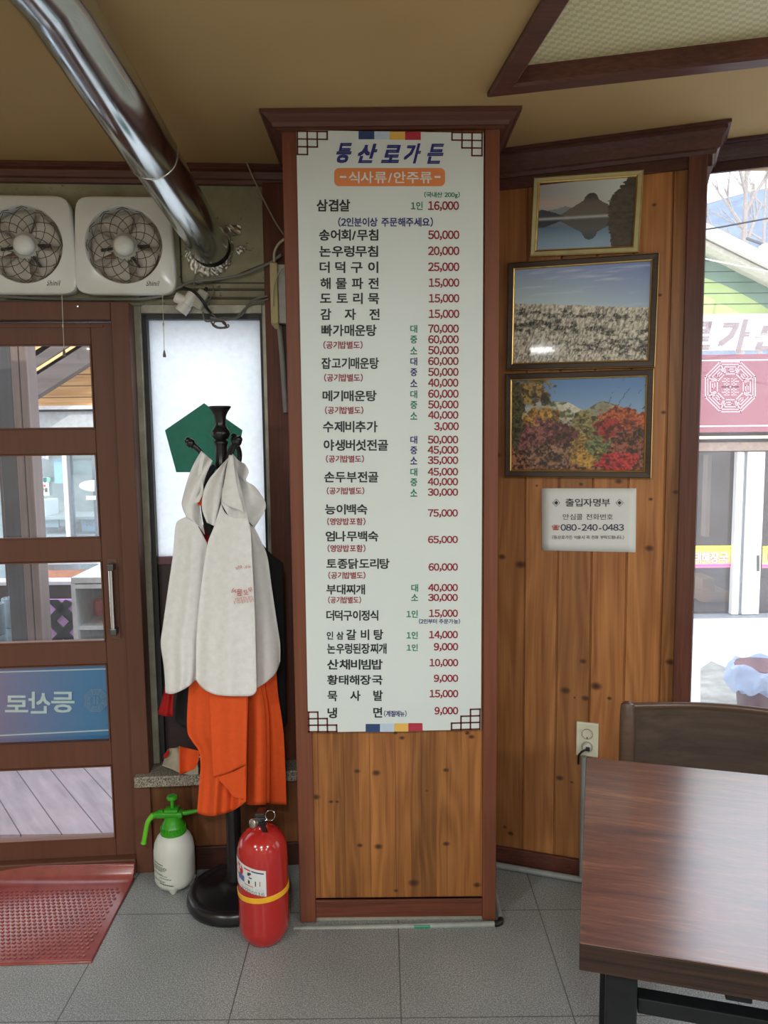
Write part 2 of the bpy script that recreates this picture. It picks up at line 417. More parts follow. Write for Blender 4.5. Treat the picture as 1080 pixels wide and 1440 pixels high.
# ---- left wall
t = NT('dirty olive painted wall'); o_ = t.coord()
v = t.noise(o_, 5, 5, .65); w = t.noise(o_, 45, 4, .7)
c = t.ramp(v, [(.3, (.24, .225, .145)), (.7, (.40, .385, .265))]); c = t.mix(t.ramp(w, [(.30, (1, 1, 1)), (.38, (0, 0, 0))]), c, (.09, .075, .045))
t.set(c, .55, 0, .4); t.bump(v, .1, .003); OLIVE = t.m
z_win_t = WL.sz(280, 450, 0)[1]; sW0 = WL.sz(205, 500, 0)[0]; sW1 = WL.sz(368, 500, 0)[0]
M = WL.M()
mb = MB(); dR = WL.sz(190, 800, 0)[0] - .02
mb.box(-2.6, -1.9, .0, .12, 0, CEIL + .1, M)                           # left of the door
mb.box(-1.9, dR, 0, .12, 1.80, CEIL + .1, M)                         # above the door
mb.box(dR, sW0 - .005, 0, .12, 0, CEIL + .1, M)
mb.box(sW0 - .005, sW1 + .005, 0, .12, z_win_t + .005, CEIL + .1, M)
mb.box(sW0 - .005, sW1 + .005, 0, .12, 0, .30, M)
mb.box(sW1 + .005, 1.0, 0, .12, 0, CEIL + .1, M)
struct(mb.build('wall_left', OLIVE), 'dirty olive painted wall above the door and the frosted window')
crown('trim_3', [(WL.P(-1.8, 0, 0), WL.n), (WL.P(.58, 0, 0), WL.n)], 'brown crown moulding above the exhaust fans', h=.058, out=.035)
# patch panel seam around the duct and a dark ledge
mb = MB(); s0, zz = WL.sz(252, 300); s1, _ = WL.sz(372, 300); _, zb = WL.sz(300, 398)
for q in ((s0 - .002, s0 + .002, zb, 2.21), (s0, s1, zb - .002, zb + .002)): mb.box(q[0], q[1], -.003, .0, q[2], q[3], M)
_, zt2 = WL.sz(300, 407); _, zb2 = WL.sz(300, 421)
mb.box(sW0 - .01, s1, -.012, 0, zb2, zb2 + .006, M); mb.box(sW0 - .01, s1, -.009, 0, zt2 - .004, zt2 + .002, M)
struct(mb.build('trim_4', plain('dark dirty seam', (.07, .065, .045), .6)), 'thin dark ledge and panel seam around the duct opening')
# post between frosted window and pillar
mb = MB(); sp, _ = WL.sz(377, 600, .03); mb.box(sp, .62, -.03, .0, .33, 2.225, M, .003)
struct(mb.build('trim_5', trimwood('dark red brown post', (.12, .034, .018), .5)), 'dark red-brown post between the frosted window and the pillar')
# lower wall (wainscot), stone sill, baseboard
mb = MB(); mb.box(dR + .012, .62, -.075, 0, 0, .302, M)
wsc = struct(mb.build('wall_left_lower', pine('dark pine wainscot', .075, 0, [(.14, .29, .008)], (.10, .034, .012), (.19, .075, .028)),
    uvf=lambda p: (float((p - WL.o) @ WL.u), float(p[2]))), 'dark pine boarding below the stone sill')
mb = MB(); mb.box(dR + .012, .62, -.088, -.0751, 0, .078, M, .002)
struct(mb.build('baseboard_left', trimwood('dark baseboard', (.05, .017, .012), .5, 'x')), 'dark brown baseboard behind the sprayer')
t = NT('granite'); v = t.noise(t.coord(), 260, 3, .7); t.set(t.ramp(v, [(.38, (.04, .035, .03)), (.5, (.22, .20, .16)), (.64, (.50, .46, .38))]), .5, 0, .4); t.bump(v, .2, .002)
mb = MB(); mb.box(dR + .014, .60, -.115, .03, .305, .342, M, .004)
struct(mb.build('window_sill', t.m), 'speckled granite window sill under the frosted window')

# frosted window
WIN1 = thing('window_1', 'tall frosted window with a silver frame behind the coat stand', None, WL.P(sW0, 0, .345), WL.ang, kind='structure')
OLIVEF = plain('weathered silver frame', (.30, .29, .24), .4, .35, var=.3, scale=14)
DARKF = plain('dark window gasket', (.02, .022, .024), .5)
mb = MB(); fo = sW0 - .055; f1 = WL.sz(379, 600, .015)[0]
mb.box(fo, sW0 - .006, -.022, .03, .345, z_win_t + .045, M, .002); mb.box(sW1 + .006, f1, -.022, .03, .345, z_win_t + .045, M, .002)
mb.box(sW0 - .006, sW1 + .006, -.022, .03, z_win_t + .018, z_win_t + .045, M, .002); mb.build('window_frame', OLIVEF, WIN1)
mb = MB(); mb.box(sW0 - .006, sW0 + .008, -.005, .05, .345, z_win_t + .018, M); mb.box(sW1 - .003, sW1 + .006, -.005, .05, .345, z_win_t + .018, M)
mb.box(sW0, sW1, -.005, .05, z_win_t + .002, z_win_t + .018, M); mb.build('gasket', DARKF, WIN1)
z_mid = WL.sz(300, 785)[1]
mb = MB(); mb.box(sW0 + .006, sW1 - .002, .025, .031, z_mid + .006, z_win_t + .004, M)
FROST = film('frosted film', (.95, .97, .97), .88, .0, rough=.25); mb.build('frosted_pane', FROST, WIN1)
mb = MB(); mb.box(sW0 + .006, sW1 - .002, .012, .045, z_mid - .02, z_mid + .006, M, .003); mb.build('mid_rail', plain('maroon rail', (.16, .07, .075), .5), WIN1)
mb = MB(); mb.box(sW0 + .006, sW1 - .002, .02, .03, .346, z_mid - .02, M)
mb.build('lower_panel', plain('dark maroon panel', (.040, .020, .022), .5), WIN1)
pent = [(287, 567), (341, 605), (330, 664), (248, 664), (232, 605)]
mb = MB(); pp = [WL.sz(x, y, -.02) for x, y in pent]; mb.prism(pp, .0185, .0205, M)
tag(mb.build('pentagon_sticker', film('green sticker', (.09, .34, .26), .55)), 'green pentagon sticker on the frosted window', 'sticker')

# ---- door
DOOR = thing('door_1', 'brown sliding entrance door with five glass panels', None, WL.P(-.6, .05, 0), WL.ang, kind='structure')
zd = WL.sz(100, 424, .09)[1]; jR = WL.sz(197, 800, .09)[0]
leafR = WL.sz(170, 800, .075)[0]
mb = MB(); mb.box(jR - .055, jR, -.09, .06, 0, zd, M, .003); mb.box(-1.9, jR - .055, -.09, .06, zd - .055, zd, M, .003)
mb.box(-1.9, jR - .055, -.10, .06, 0, .055, M, .003)
mb.build('door_frame', DOORW, DOOR)
pane_px = [(128, 486, 603), (136, 638, 755), (146, 787, 900), (153, 931, 1040), (165, 1072, 1174)]
zs = []; pr = WL.sz(147, 840, .06)[0]
for (px, ya, yb) in pane_px:
    zs.append((WL.sz(px, ya, .05)[1], WL.sz(px, yb, .05)[1]))
mb = MB(); T0, T1 = -.07, -.03
mb.box(pr, leafR + .02, T0, T1, .055, zd - .06, M, .003)
edges = [zd - .06] + [e for p in zs for e in p] + [.055]
for i in range(0, len(edges), 2): mb.box(-1.9, pr, T0, T1, edges[i + 1], edges[i], M, .002)
mb.box(-1.2, leafR - .02, T0 - .004, T0, zd - .075, zd - .068, M)
mb.build('door_leaf', DOORW, DOOR)
for i, (za, zb) in enumerate(zs):
    mb = MB(); mb.box(-1.9, pr + .008, -.047, -.043, zb - .006, za + .006, M); mb.build('glass_pane', GLASS if i < 4 else glass('lower door glass', gloss=.04, dust=.02), DOOR)
    mb = MB(); mb.box(-1.9, pr, T0 - .004, T0 + .003, zb, zb + .005, M); mb.box(-1.9, pr, T0 - .004, T0 + .003, za - .004, za, M); mb.box(pr - .004, pr, T0 - .004, T0 + .003, zb, za, M)
    mb.build('glazing_bead', DOORW, DOOR)
# printed film on the fourth panel, seen from behind
za, zb = zs[3]
mb = MB(); mb.box(-1.9, pr + .004, -.041, -.040, zb, za, M)
dec = mb.build('printed_film', film('blue printed film', (.38, .28, .38), .5, .05, (.085, .28, .46), 0, .06, .42), DOOR); dec['label'] = 'blue and violet film with mirrored white lettering'
def door_pt(px, py): return WL.P(*(lambda a: (a[0], .0485, a[1]))(WL.sz(px, py, .0485)))
LETT = film('pale lettering', (.78, .90, .88), .5)
mb = MB(); k = 160 / 1080
def dpx(x, y): return x * k, 925 + y * (125 / 844)
for txt, x0, x1, y0, y1 in (('등', 485, 708, 322, 522), ('산', 270, 478, 322, 530), ('로', 47, 268, 358, 518)):
    a0, b0 = dpx(x0, y0); a1, b1 = dpx(x1, y1); put_text(mb, txt, a0, a1, b0, b1, door_pt, .02, 0, True)
for ya, yb in ((140, 108), (742, 690)):
    p = [door_pt(*dpx(0, ya + 3)), door_pt(*dpx(1035, yb + 3)), door_pt(*dpx(1035, yb - 10)), door_pt(*dpx(0, ya - 10))]; mb.flat(p)
mb.build('mirrored_lettering', LETT, dec)
def emblem(place, cx, cy, R, lw):
    """octagonal good-luck emblem drawn as thin strips; place(x, y) -> point"""
    q = MB()
    def line(a, b, w=lw):
        a = np.array(a, float); b = np.array(b, float); d = b - a; L = np.linalg.norm(d)
        if L < 1e-9: return
        n = np.array([-d[1], d[0]]) / L * w / 2; d = d / L * w / 2
        q.flat([place(*(a - n - d)), place(*(b - n + d)), place(*(b + n + d)), place(*(a + n - d))])
    def octo(r):
        P = [(cx + r * math.cos(math.pi / 8 + i * math.pi / 4), cy + r * math.sin(math.pi / 8 + i * math.pi / 4)) for i in range(8)]
        for i in range(8): line(P[i], P[(i + 1) % 8])
        return P
    octo(R); octo(R * .9); octo(R * .52)
    for i in range(8):
        a = math.pi / 8 + i * math.pi / 4; ca, sa = math.cos(a), math.sin(a); h = math.pi / 4
        line((cx + R * .55 * ca, cy + R * .55 * sa), (cx + R * ca, cy + R * sa))
        def pol(r, f):
            P0 = np.array([ca, sa]) * r; P1 = np.array([math.cos(a + h), math.sin(a + h)]) * r; p = P0 + (P1 - P0) * f; return (cx + p[0], cy + p[1])
        seq = [(.6, .12), (.8, .12), (.8, .88), (.62, .88), (.62, .4), (.71, .4), (.71, .68)]
        for m1, m2 in zip(seq, seq[1:]): line(pol(R * m1[0], m1[1]), pol(R * m2[0], m2[1]), lw * .9)
    for j in range(7):
        y = cy + R * (-.3 + j * .1); 
        for s in (-1, 1): line((cx + s * R * .05, y), (cx + s * R * (.3 if j % 2 else .22), y), lw * .9)
    for s in (-1, 1): line((cx + s * R * .13, cy - R * .32), (cx + s * R * .13, cy + R * .32), lw * .9)
    line((cx - R * .3, cy), (cx + R * .3, cy), lw)
    return q
ec = dpx(908, 405); emblem(door_pt, ec[0], ec[1], 17, .55).build('mirrored_emblem', film('pale emblem print', (.40, .52, .60), .5), dec)
# pull handle
hx, hz0 = WL.sz(163, 895, .075); _, hz1 = WL.sz(161, 790, .075)
mb = MB(); mb.box(hx - .016, hx + .014, -.0735, -.07, hz0 - .01, hz1 + .01, M, .001); hp = mb.build('handle_plate', plain('worn brown plate', (.12, .055, .035), .4), DOOR)
mb = MB(); mb.tube([WL.P(hx, .095, z) for z in np.linspace(hz0 + .012, hz1 - .02, 6)], .0085, 12); mb.build('handle_bar', CHROME, DOOR)
mb = MB()
for z in (hz0 + .01, hz1 - .025): mb.box(hx - .010, hx + .010, -.105, -.073, z, z + .022, M, .003)
mb.build('handle_mount', plain('dark steel mount', (.12, .12, .12), .35, .7), DOOR)
# screw in the header
mb = MB(); a, b = WL.sz(110, 431, .092); p = WL.P(a, .091, b)
mb.lathe([(.004, 0), (.004, .003), (.0025, .006)], 10, Matrix.Translation(Vector(p)) @ Matrix.Rotation(math.pi / 2, 4, 'X')); mb.build('screw', CHROME, DOOR)

# ---- pillar
TOPZ = atY(550, 182, 2.135)[2]
PIL = thing('column', 'wood-panelled square pillar carrying the menu board', 'pillar', (.028, 2.135, 0), kind='structure')
cx0, cx1 = -.261, .318; yb_ = 2.70
mb = MB(); w_ = .045
mb.box(cx0, cx0 + .047, 2.135, yb_, .004, 2.262, None, .003); mb.build('left_stile', TRIM, PIL)
mb = MB(); mb.box(cx1 - .040, cx1, 2.135, yb_, .004, 2.262, None, .003); mb.build('right_stile', TRIM, PIL)
mb = MB(); zr = atY(560, 1265, 2.135)[2]
mb.box(cx0 + .047, cx1 - .040, 2.137, 2.2, .018, zr, None, .002); mb.box(cx0 + .047, cx1 - .040, 2.133, 2.15, zr - .012, zr, None, .002)
mb.build('bottom_rail', trimwood('red brown rail', (.15, .045, .024), .45, 'x'), PIL)
mb = MB(); mb.box(cx0 + .02, cx1 - .02, 2.15, 2.6, .0, .018); mb.build('plinth', plain('pale plinth edge', (.36, .33, .26), .6), PIL)
def ck(px, py): p = atY(px, py, 2.147); return (float(p[0]), float(p[2]))
kc = 320 / 1080
kn = [(345, 285, .008), (436, 293, .011), (767, 280, .008), (152, 408, .010), (221, 430, .006), (250, 430, .005), (358, 637, .008), (446, 643, .011), (768, 630, .009), (614, 815, .014), (914, 825, .010), (530, 852, .006), (558, 127, .007), (888, 122, .008), (868, 104, .007), (527, 104, .006), (675, 378, .003)]
knots = [(*ck(400 + x * kc, 1000 + y * kc), r) for x, y, r in kn]
PINE1 = pine('knotty pine pillar panel', .075, cx0 + .03, knots, (.21, .072, .019), (.47, .20, .058), varamt=.30, fine=.9)
mb = MB(); mb.box(cx0 + .047, cx1 - .040, 2.147, 2.2, .018, 2.262); mb.build('pine_panel', PINE1, PIL, uvf=lambda p: (float(p[0]), float(p[2])))
mb = MB()
for i in range(6):
    x = cx0 + .047 + .002 + i * .075 + .012
    mb.box(x - .0005, x + .0005, 2.1465, 2.149, zr, .62)
mb.build('panel_groove', plain('dark groove', (.10, .034, .012), .6), PIL)
s2_ = math.sqrt(.5)
crown('crown_moulding', [((cx0, 2.75), (-1, 0)), ((cx0, 2.135), (-1, -1)), ((cx1, 2.135), (1, -1)), ((cx1, 2.75), (1, 0))], '', trimwood('dark pillar crown', (.105, .037, .025), .42, 'x', .2, 90), h=.034, out=.05, frieze=.006, parent=PIL)

# ---- right wall with pine boards
sL = -.30; sR = WR.sz(960, 500, .01)[0]
gx = [WR.sz(x, 210, 0)[0] for x in (743, 794, 845, 897, 948)]
gw = (gx[4] - gx[0]) / 4; goff = gx[0]
kn = [(702, 210 + 0, 0)]
def rk(px, py, r): a, b = WR.sz(px, py); return (a, b, r)
knots = [rk(920, 288, .006), rk(928, 415, .006), rk(933, 580, .007), rk(915, 702, .006), rk(950, 692, .008), rk(913, 771, .012), rk(706, 783, .011), rk(732, 794, .015), rk(820, 930, .010),
         rk(795, 971, .014), rk(838, 965, .016), rk(808, 981, .004), rk(823, 982, .011), rk(857, 982, .007), rk(787, 1094, .011), rk(804, 1100, .005), rk(817, 681, .006), rk(870, 677, .010), rk(755, 683, .004), rk(942, 931, .012),
         rk(710, 1163, .006), rk(718, 1172, .009), rk(700, 640, .009)]
PINE2 = pine('knotty pine wall boards', gw, goff, knots, (.24, .083, .023), (.50, .222, .074), varamt=.3, fine=.75)
mb = MB(); M = WR.M(); prof = []
k0 = math.floor((sL - goff) / gw) + 1; pts = [(sL, 0.)]
while goff + k0 * gw < sR:
    g = goff + k0 * gw; pts += [(g - .0035, 0.), (g - .0012, .006), (g + .0012, .006), (g + .0035, 0.)]; k0 += 1
pts += [(sR + .01, 0.), (sR + .01, .15), (sL, .15)]
n = len(pts); mb.add([(a, b, .0) for a, b in pts] + [(a, b, CEIL + .1) for a, b in pts],
    [(i, (i + 1) % n, (i + 1) % n + n, i + n) for i in range(n)], False, M)
struct(mb.build('wall_right', PINE2, uvf=lambda p: (float((p - WR.o) @ WR.u), float(p[2]))), 'wall of vertical knotty pine boards hung with pictures')
pR = WR.sz(987, 490, .02)[0]
DRK = trimwood('dark brown window pilaster', (.105, .036, .024), .4)
mb = MB(); mb.box(sR, pR, -.02, .16, 0, 2.225, M, .003); struct(mb.build('trim_6', DRK), 'dark brown pilaster between the pine wall and the big window')
uR, nR = WR.u, WR.n
crown('trim_7', [(WR.P(sL, .0, 0), nR), (WR.P(pR, 0, 0), nR + uR), (WR.P(pR, -.16, 0), uR)], 'dark brown crown moulding above the pictures', trimwood('dark crown', (.075, .028, .022), .4, 'x'), h=.075, out=.055, frieze=.03)
mb = MB(); zb0 = WR.sz(750, 1199, .012)[1]
mb.box(sL, pR, -.014, 0, .0, zb0, M, .002); struct(mb.build('baseboard_right', trimwood('dark baseboard right', (.085, .026, .016), .5, 'x')), 'dark red-brown baseboard under the pine wall')

# ---- window wall on the right
M = WW.M(); gL = -.06; gR = 2.3; gT = WW.sz(1040, 222, -.01)[1]; gB = .45
mb = MB(); mb.box(gL - .2, gR + .3, .0, .14, 0, gB, M); mb.box(gL - .2, gR + .3, 0, .14, gT + .03, CEIL + .1, M); mb.box(gR, gR + .3, 0, .14, gB, gT + .03, M)
struct(mb.build('wall_window', plain('tan wall paint', (.42, .33, .21), .6)), 'wall around the big right-hand window')
WIN2 = thing('window_2', 'large clear window looking onto the snowy yard', None, WW.P(0, 0, gB), WW.ang, kind='structure')
mb = MB(); ALU = plain('grey aluminium frame', (.33, .36, .40), .35, .5)
mb.box(gL - .03, gL, -.005, .03, gB, gT + .03, M, .002); mb.box(gR - .03, gR, -.005, .03, gB, gT + .03, M); mb.box(gL, gR, -.005, .03, gT, gT + .03, M, .002); mb.box(gL, gR, -.005, .03, gB, gB + .03, M); mb.box(1.1, 1.14, -.005, .03, gB, gT, M)
mb.build('window_frame', ALU, WIN2)
mb = MB(); mb.box(gL, gL + .008, .0, .028, gB + .03, gT, M); mb.build('gasket', DARKF, WIN2)
mb = MB(); mb.box(gL, gR, .012, .016, gB, gT, M); mb.build('glass_pane', glass('big window glass', gloss=.03, dust=.035), WIN2)
crown('trim_8', [(WW.P(-.2, 0, 0), WW.n), (WW.P(2.6, 0, 0), WW.n)], 'dark brown crown moulding above the big window', trimwood('dark crown b', (.06, .026, .026), .4, 'x'), h=.05, out=.055, frieze=.028)
# rest of the room, behind and beside the viewer
CREAM = plain('cream wall', (.55, .46, .33), .6)
mb = MB(); mb.box(-3.3, -3.18, -3.7, 2.45, 0, CEIL + .1); struct(mb.build('wall_west', CREAM))
mb = MB(); mb.box(3.42, 3.55, -3.7, 1.7, 0, .8); mb.box(3.42, 3.55, -3.7, 1.7, 2.15, CEIL + .1); mb.box(3.42, 3.55, .9, 1.7, .8, 2.15); mb.box(3.42, 3.55, -3.7, -2.6, .8, 2.15); struct(mb.build('wall_east', CREAM))
mb = MB(); mb.box(-3.3, 3.6, -3.7, -3.58, 0, CEIL + .1); struct(mb.build('wall_back', CREAM))
LPAN = emit('lamp diffuser', (1, .96, .88), 4.0)
LABS = ['round ceiling lamp nearest the door', 'round ceiling lamp in the middle of the front row', 'round ceiling lamp nearest the table', 'round ceiling lamp of the back row by the west wall', 'round ceiling lamp in the middle of the back row', 'round ceiling lamp of the back row by the east wall']
for i, (x, y) in enumerate(((-1.7, -.3), (-.1, -.7), (1.6, -.4), (-1.8, -2.2), (.2, -2.4), (2.0, -2.2))):
    lt = thing('ceiling_light', LABS[i], 'lamp', (x, y, CEIL), group='ceiling lamps')
    mb = MB(); mb.lathe([(.15, CEIL - .001), (.155, CEIL - .02), (.15, CEIL - .05), (.142, CEIL - .052)], 40, Matrix.Translation((x, y, 0))); mb.build('lamp_housing', WHITEP, lt)
    mb = MB(); mb.lathe([(.141, CEIL - .053), (.08, CEIL - .07), (.0001, CEIL - .076)], 40, Matrix.Translation((x, y, 0)), cap=False); mb.build('lamp_diffuser', LPAN, lt)
    ld = bpy.data.lights.new('ceiling_lamp', 'AREA'); ld.shape = 'DISK'; ld.energy = LAMP; ld.size = .26; ld.color = (.97, 1, .985)
    lo = bpy.data.objects.new('ceiling_lamp', ld); col.objects.link(lo); lo.location = (x, y, CEIL - .09)

# ================================================================== MENU BOARD
BY = 2.1265
BOARD = thing('menu_board', 'tall white menu board with dish names and prices on the pillar', 'sign', (.025, 2.13, .6))
bp = [atY(x, y, BY) for x, y in ((416.5, 183), (680, 187), (676.3, 1026), (433.5, 1030))]
mb = MB(); mb.add([tuple(p) for p in bp] + [(p[0], 2.1348, p[2]) for p in bp], [(0, 1, 2, 3), (7, 6, 5, 4), (0, 4, 5, 1), (1, 5, 6, 2), (2, 6, 7, 3), (3, 7, 4, 0)])
mb.build('board_panel', plain('white printed board', (.665, .73, .72), .38, var=.01, scale=4), BOARD)
def bpt(px, py): p = atY(px, py, BY); return (p[0], BY - .0006, p[2])
def bpt2(px, py): p = atY(px, py, BY); return (p[0], BY - .0011, p[2])
A = lambda x, y: (400 + x / 3.6, 160 + y / 3.6)
INK = {'dish_name': (.012, .016, .020), 'price': (.26, .004, .022), 'green_note': (.012, .20, .12), 'blue_note': (.012, .022, .16), 'title_character': (.020, .026, .20), 'red_note': (.27, .006, .03)}
INKM = {k_: plain('ink ' + k_.replace('_', ' '), c_, .5, var=.02) for k_, c_ in INK.items()}
def T(key, txt, x0, x1, y0, y1, off=.016, **kw): q = MB(); put_text(q, txt, x0, x1, y0, y1, bpt, off, **kw); q.build(key, INKM[key], BOARD)
for ch, x0, x1, y0, y1 in (('등', 262, 342, 148, 250), ('산', 370, 472, 152, 250), ('로', 488, 590, 158, 250), ('가', 603, 692, 150, 252), ('든', 722, 808, 152, 254)):
    a = A(x0, y0); b = A(x1, y1); T('title_character', ch, a[0], b[0], a[1], b[1], .038, shear=.3)
dish = [('삼겹살', 445.3, 492.5, 280.3, 297.5), ('송어회/무침', 448.6, 532, 322.5, 338.6), ('논우렁무침', 449, 531.7, 345.5, 361.4), ('더 덕 구 이', 449.4, 532, 367.8, 384),
        ('해 물 파 전', 450.5, 532.5, 390.5, 406.7), ('도 토 리 묵', 450, 533.3, 411.7, 427.8), ('감', 450.8, 465.8, 433.9, 450), ('자', 484.7, 500.5, 434, 450), ('전', 519.4, 533.9, 434, 450), ('빠가매운탕', 452, 529.7, 456.4, 472.8), ('잡고기매운탕', 452, 532.8, 502.8, 519),
        ('메기매운탕', 453.6, 529.7, 549, 564.4), ('수제비추가', 454, 531, 592, 608), ('야생버섯전골', 455, 545.8, 618, 634), ('손두부전골', 456, 532, 663, 678.6), ('능이백숙', 457, 516.7, 709, 723.6),
        ('엄나무백숙', 457.8, 532, 746.7, 761.4), ('토종닭도리탕', 459, 547.8, 785.3, 800), ('부대찌개', 459, 513.3, 821.7, 836), ('더덕구이정식', 459, 532, 858, 872.8), ('인 삼', 459.4, 483.3, 888, 899.4), ('갈 비 탕', 487, 539, 885, 900),
        ('논우렁된장찌개', 460, 543.6, 904.7, 919.4), ('산채비빔밥', 460, 538, 927, 941.7), ('황태해장국', 460, 538, 949, 963), ('묵', 460.6, 474.4, 971.5, 986), ('사', 492.5, 507, 971, 985.5), ('발', 525, 538.3, 970.5, 985.5), ('냉', 460.6, 474, 995, 1010), ('면', 525, 537.5, 994.4, 1009)]
for d in dish: T('dish_name', *d, .024)
R0 = 602
price = [('16,000', 602, 645.5, 283, 297), ('50,000', 602, 646, 324, 338), ('20,000', 602, 646, 346.5, 360.5), ('25,000', 602, 646, 369, 383), ('15,000', 603, 646, 391.4, 405), ('15,000', 603, 646, 413.5, 427), ('15,000', 603, 646, 435.3, 448.8),
         ('70,000', 602, 645.3, 456.2, 469.5), ('60,000', 602, 645.3, 471.3, 484.5), ('50,000', 602, 645.3, 486.5, 499.8), ('60,000', 602, 645, 502, 515), ('50,000', 602, 645, 517.3, 530.3), ('40,000', 602, 644.7, 532.3, 545.5),
         ('60,000', 602, 645, 547.8, 561), ('50,000', 602, 645, 563, 576), ('40,000', 602, 644.7, 578, 590.5), ('3,000', 610.5, 645.3, 593.6, 606.5), ('50,000', 601.5, 644.5, 612.5, 625.2), ('45,000', 601.5, 644.5, 627, 639.6), ('35,000', 601.5, 644.5, 641.6, 654),
         ('45,000', 601.5, 644.3, 657.8, 670.2), ('40,000', 601.5, 644.3, 672, 684), ('30,000', 601.5, 644.3, 686.7, 698.6), ('75,000', 601.7, 644, 716, 728), ('65,000', 601.7, 644, 753.4, 765.2), ('60,000', 602.5, 644, 791.9, 804), ('40,000', 602, 644, 821, 832.8), ('30,000', 602, 644, 835, 846.6),
         ('15,000', 603.3, 644, 857, 869), ('14,000', 603.3, 644, 887, 899), ('9,000', 610, 644.4, 904, 916), ('10,000', 604, 644.4, 926.4, 938.4), ('9,000', 610, 644.4, 948.5, 960.3), ('15,000', 604, 644.4, 970, 982), ('9,000', 611, 644.4, 994, 1006)]
for d in price: T('price', *d, .023)
for d in [('1인', 577.8, 594.4, 283.6, 295.3), ('(국내산 200g)', 596.4, 646.7, 269.7, 279)] + [(c_, 577, 586.8, y, y + 11) for c_, y in (('대', 457), ('중', 472), ('소', 487.5), ('대', 549), ('중', 564), ('소', 579.2), ('대', 658.3), ('중', 672.8), ('소', 687.5))] + \
        [('대', 578.3, 588, 821.4, 832), ('소', 578.3, 588, 835.2, 845), ('1인', 571.7, 587.5, 858, 868.6), ('1인', 571.7, 587.5, 888, 898.4), ('1인', 572, 587.5, 905.6, 915.4)]: T('green_note', *d, .022)
for d in [('(2인분이상 주문해주세요)', 475.5, 609, 305.6, 319), ('(2인부터 주문가능)', 589, 647, 870, 877.3), ('(계절메뉴)', 540, 571.7, 999, 1008)] + [(c_, 577, 586.8, y, y + 11) for c_, y in (('대', 502.8), ('중', 518), ('소', 533.3), ('대', 613), ('중', 627.8), ('소', 642.2))]: T('blue_note', *d, .022)
for d in [('(공기밥별도)', 454.7, 510, 479.5, 490.8), ('(공기밥별도)', 455.8, 510.3, 525.5, 536.8), ('(공기밥별도)', 457, 511, 571.4, 582.4), ('(공기밥별도)', 458.3, 512, 640, 650.6), ('(공기밥별도)', 459.4, 512.5, 685, 695.4), ('(영양밥포함)', 460, 514, 728, 738.6), ('(영양밥포함)', 460.6, 514, 765.8, 776.4),
          ('(공기밥별도)', 461.7, 514, 803.8, 814.2), ('(공기밥별도)', 461.4, 507.8, 838.6, 848.6)]: T('red_note', *d, .022)
# orange heading pill
mb = MB(); x0, y0, x1, y1, r = 470, 236.4, 625.8, 262, 7
pl = []
for cx_, cy_, a0 in ((x1 - r, y0 + r, -90), (x1 - r, y1 - r, 0), (x0 + r, y1 - r, 90), (x0 + r, y0 + r, 180)):
    for k in range(7): a = math.radians(a0 + k * 15); pl.append(bpt(cx_ + r * math.cos(a), cy_ + r * math.sin(a)))
mb.flat(pl); pill = mb.build('orange_heading', plain('orange print', (.72, .235, .075), .45, var=.02), BOARD)
mb = MB(); put_text(mb, '식사류/안주류', 490.5, 607.5, 241.3, 258, bpt2, .015)
for a, b in ((478, 487), (611, 619.5)): mb.flat([bpt2(a, 247.6), bpt2(b, 247.6), bpt2(b, 250.4), bpt2(a, 250.4)])
mb.build('heading_lettering', plain('white print', (.72, .72, .70), .5, var=.02), pill)
for j, (pxs, yt, yb2) in enumerate((((504.2, 526.4, 548, 569.7, 591.7), 184.6, 196), ((514.2, 534.4, 554.4, 574.2, 594.2), 1018, 1029.4))):
    for i, (nm, c_) in enumerate((('navy', (.022, .055, .16)), ('pale blue', (.50, .60, .74)), ('yellow', (.75, .46, .10)), ('red', (.42, .025, .055)))):
        dy = (.3 if j == 0 else -.4) * i
        mb = MB(); mb.flat([bpt(pxs[i], yt + dy), bpt(pxs[i + 1], yt + dy), bpt(pxs[i + 1], yb2 + dy), bpt(pxs[i], yb2 + dy)])
        mb.build('colour_band', plain(nm + ' band', c_, .45, var=.02), BOARD)['label'] = nm + ' colour band'
LAT = plain('dark red lattice print', (.11, .022, .022), .5, var=.03)
def lattice(P, cells):
    """P(i, j): grid corner; cells: list of (i, j) outlined cells"""
    q = MB(); seen = set()
    for (i, j) in cells:
        for a, b in (((i, j), (i + 1, j)), ((i, j + 1), (i + 1, j + 1)), ((i, j), (i, j + 1)), ((i + 1, j), (i + 1, j + 1))):
            if (a, b) in seen: continue
            seen.add((a, b)); p = np.array(P(*a)); r_ = np.array(P(*b)); d = (r_ - p) / np.linalg.norm(r_ - p); n_ = np.array([-d[1], d[0]]) * 1.1; d = d * 1.1
            q.flat([bpt(*(p - d - n_)), bpt(*(r_ + d - n_)), bpt(*(r_ + d + n_)), bpt(*(p - d + n_))])
    q.build('corner_lattice', LAT, BOARD)
tri = [(0, 0), (1, 0), (2, 0), (0, 1), (1, 1), (0, 2)]
lattice(lambda i, j: (418 + 14.0 * i + .15 * j, 184.6 + 10.9 * j + .2 * i), tri)
lattice(lambda i, j: (678 - 14.1 * i - .1 * j, 187 + 10.7 * j - .2 * i), tri)
lattice(lambda i, j: (434.5 + 13.0 * i - .2 * j, 1029 - 9.2 * j - .1 * i), tri)
lattice(lambda i, j: (674.8 - 13.3 * i + .05 * j, 1025 - 9.3 * j + .4 * i), tri)

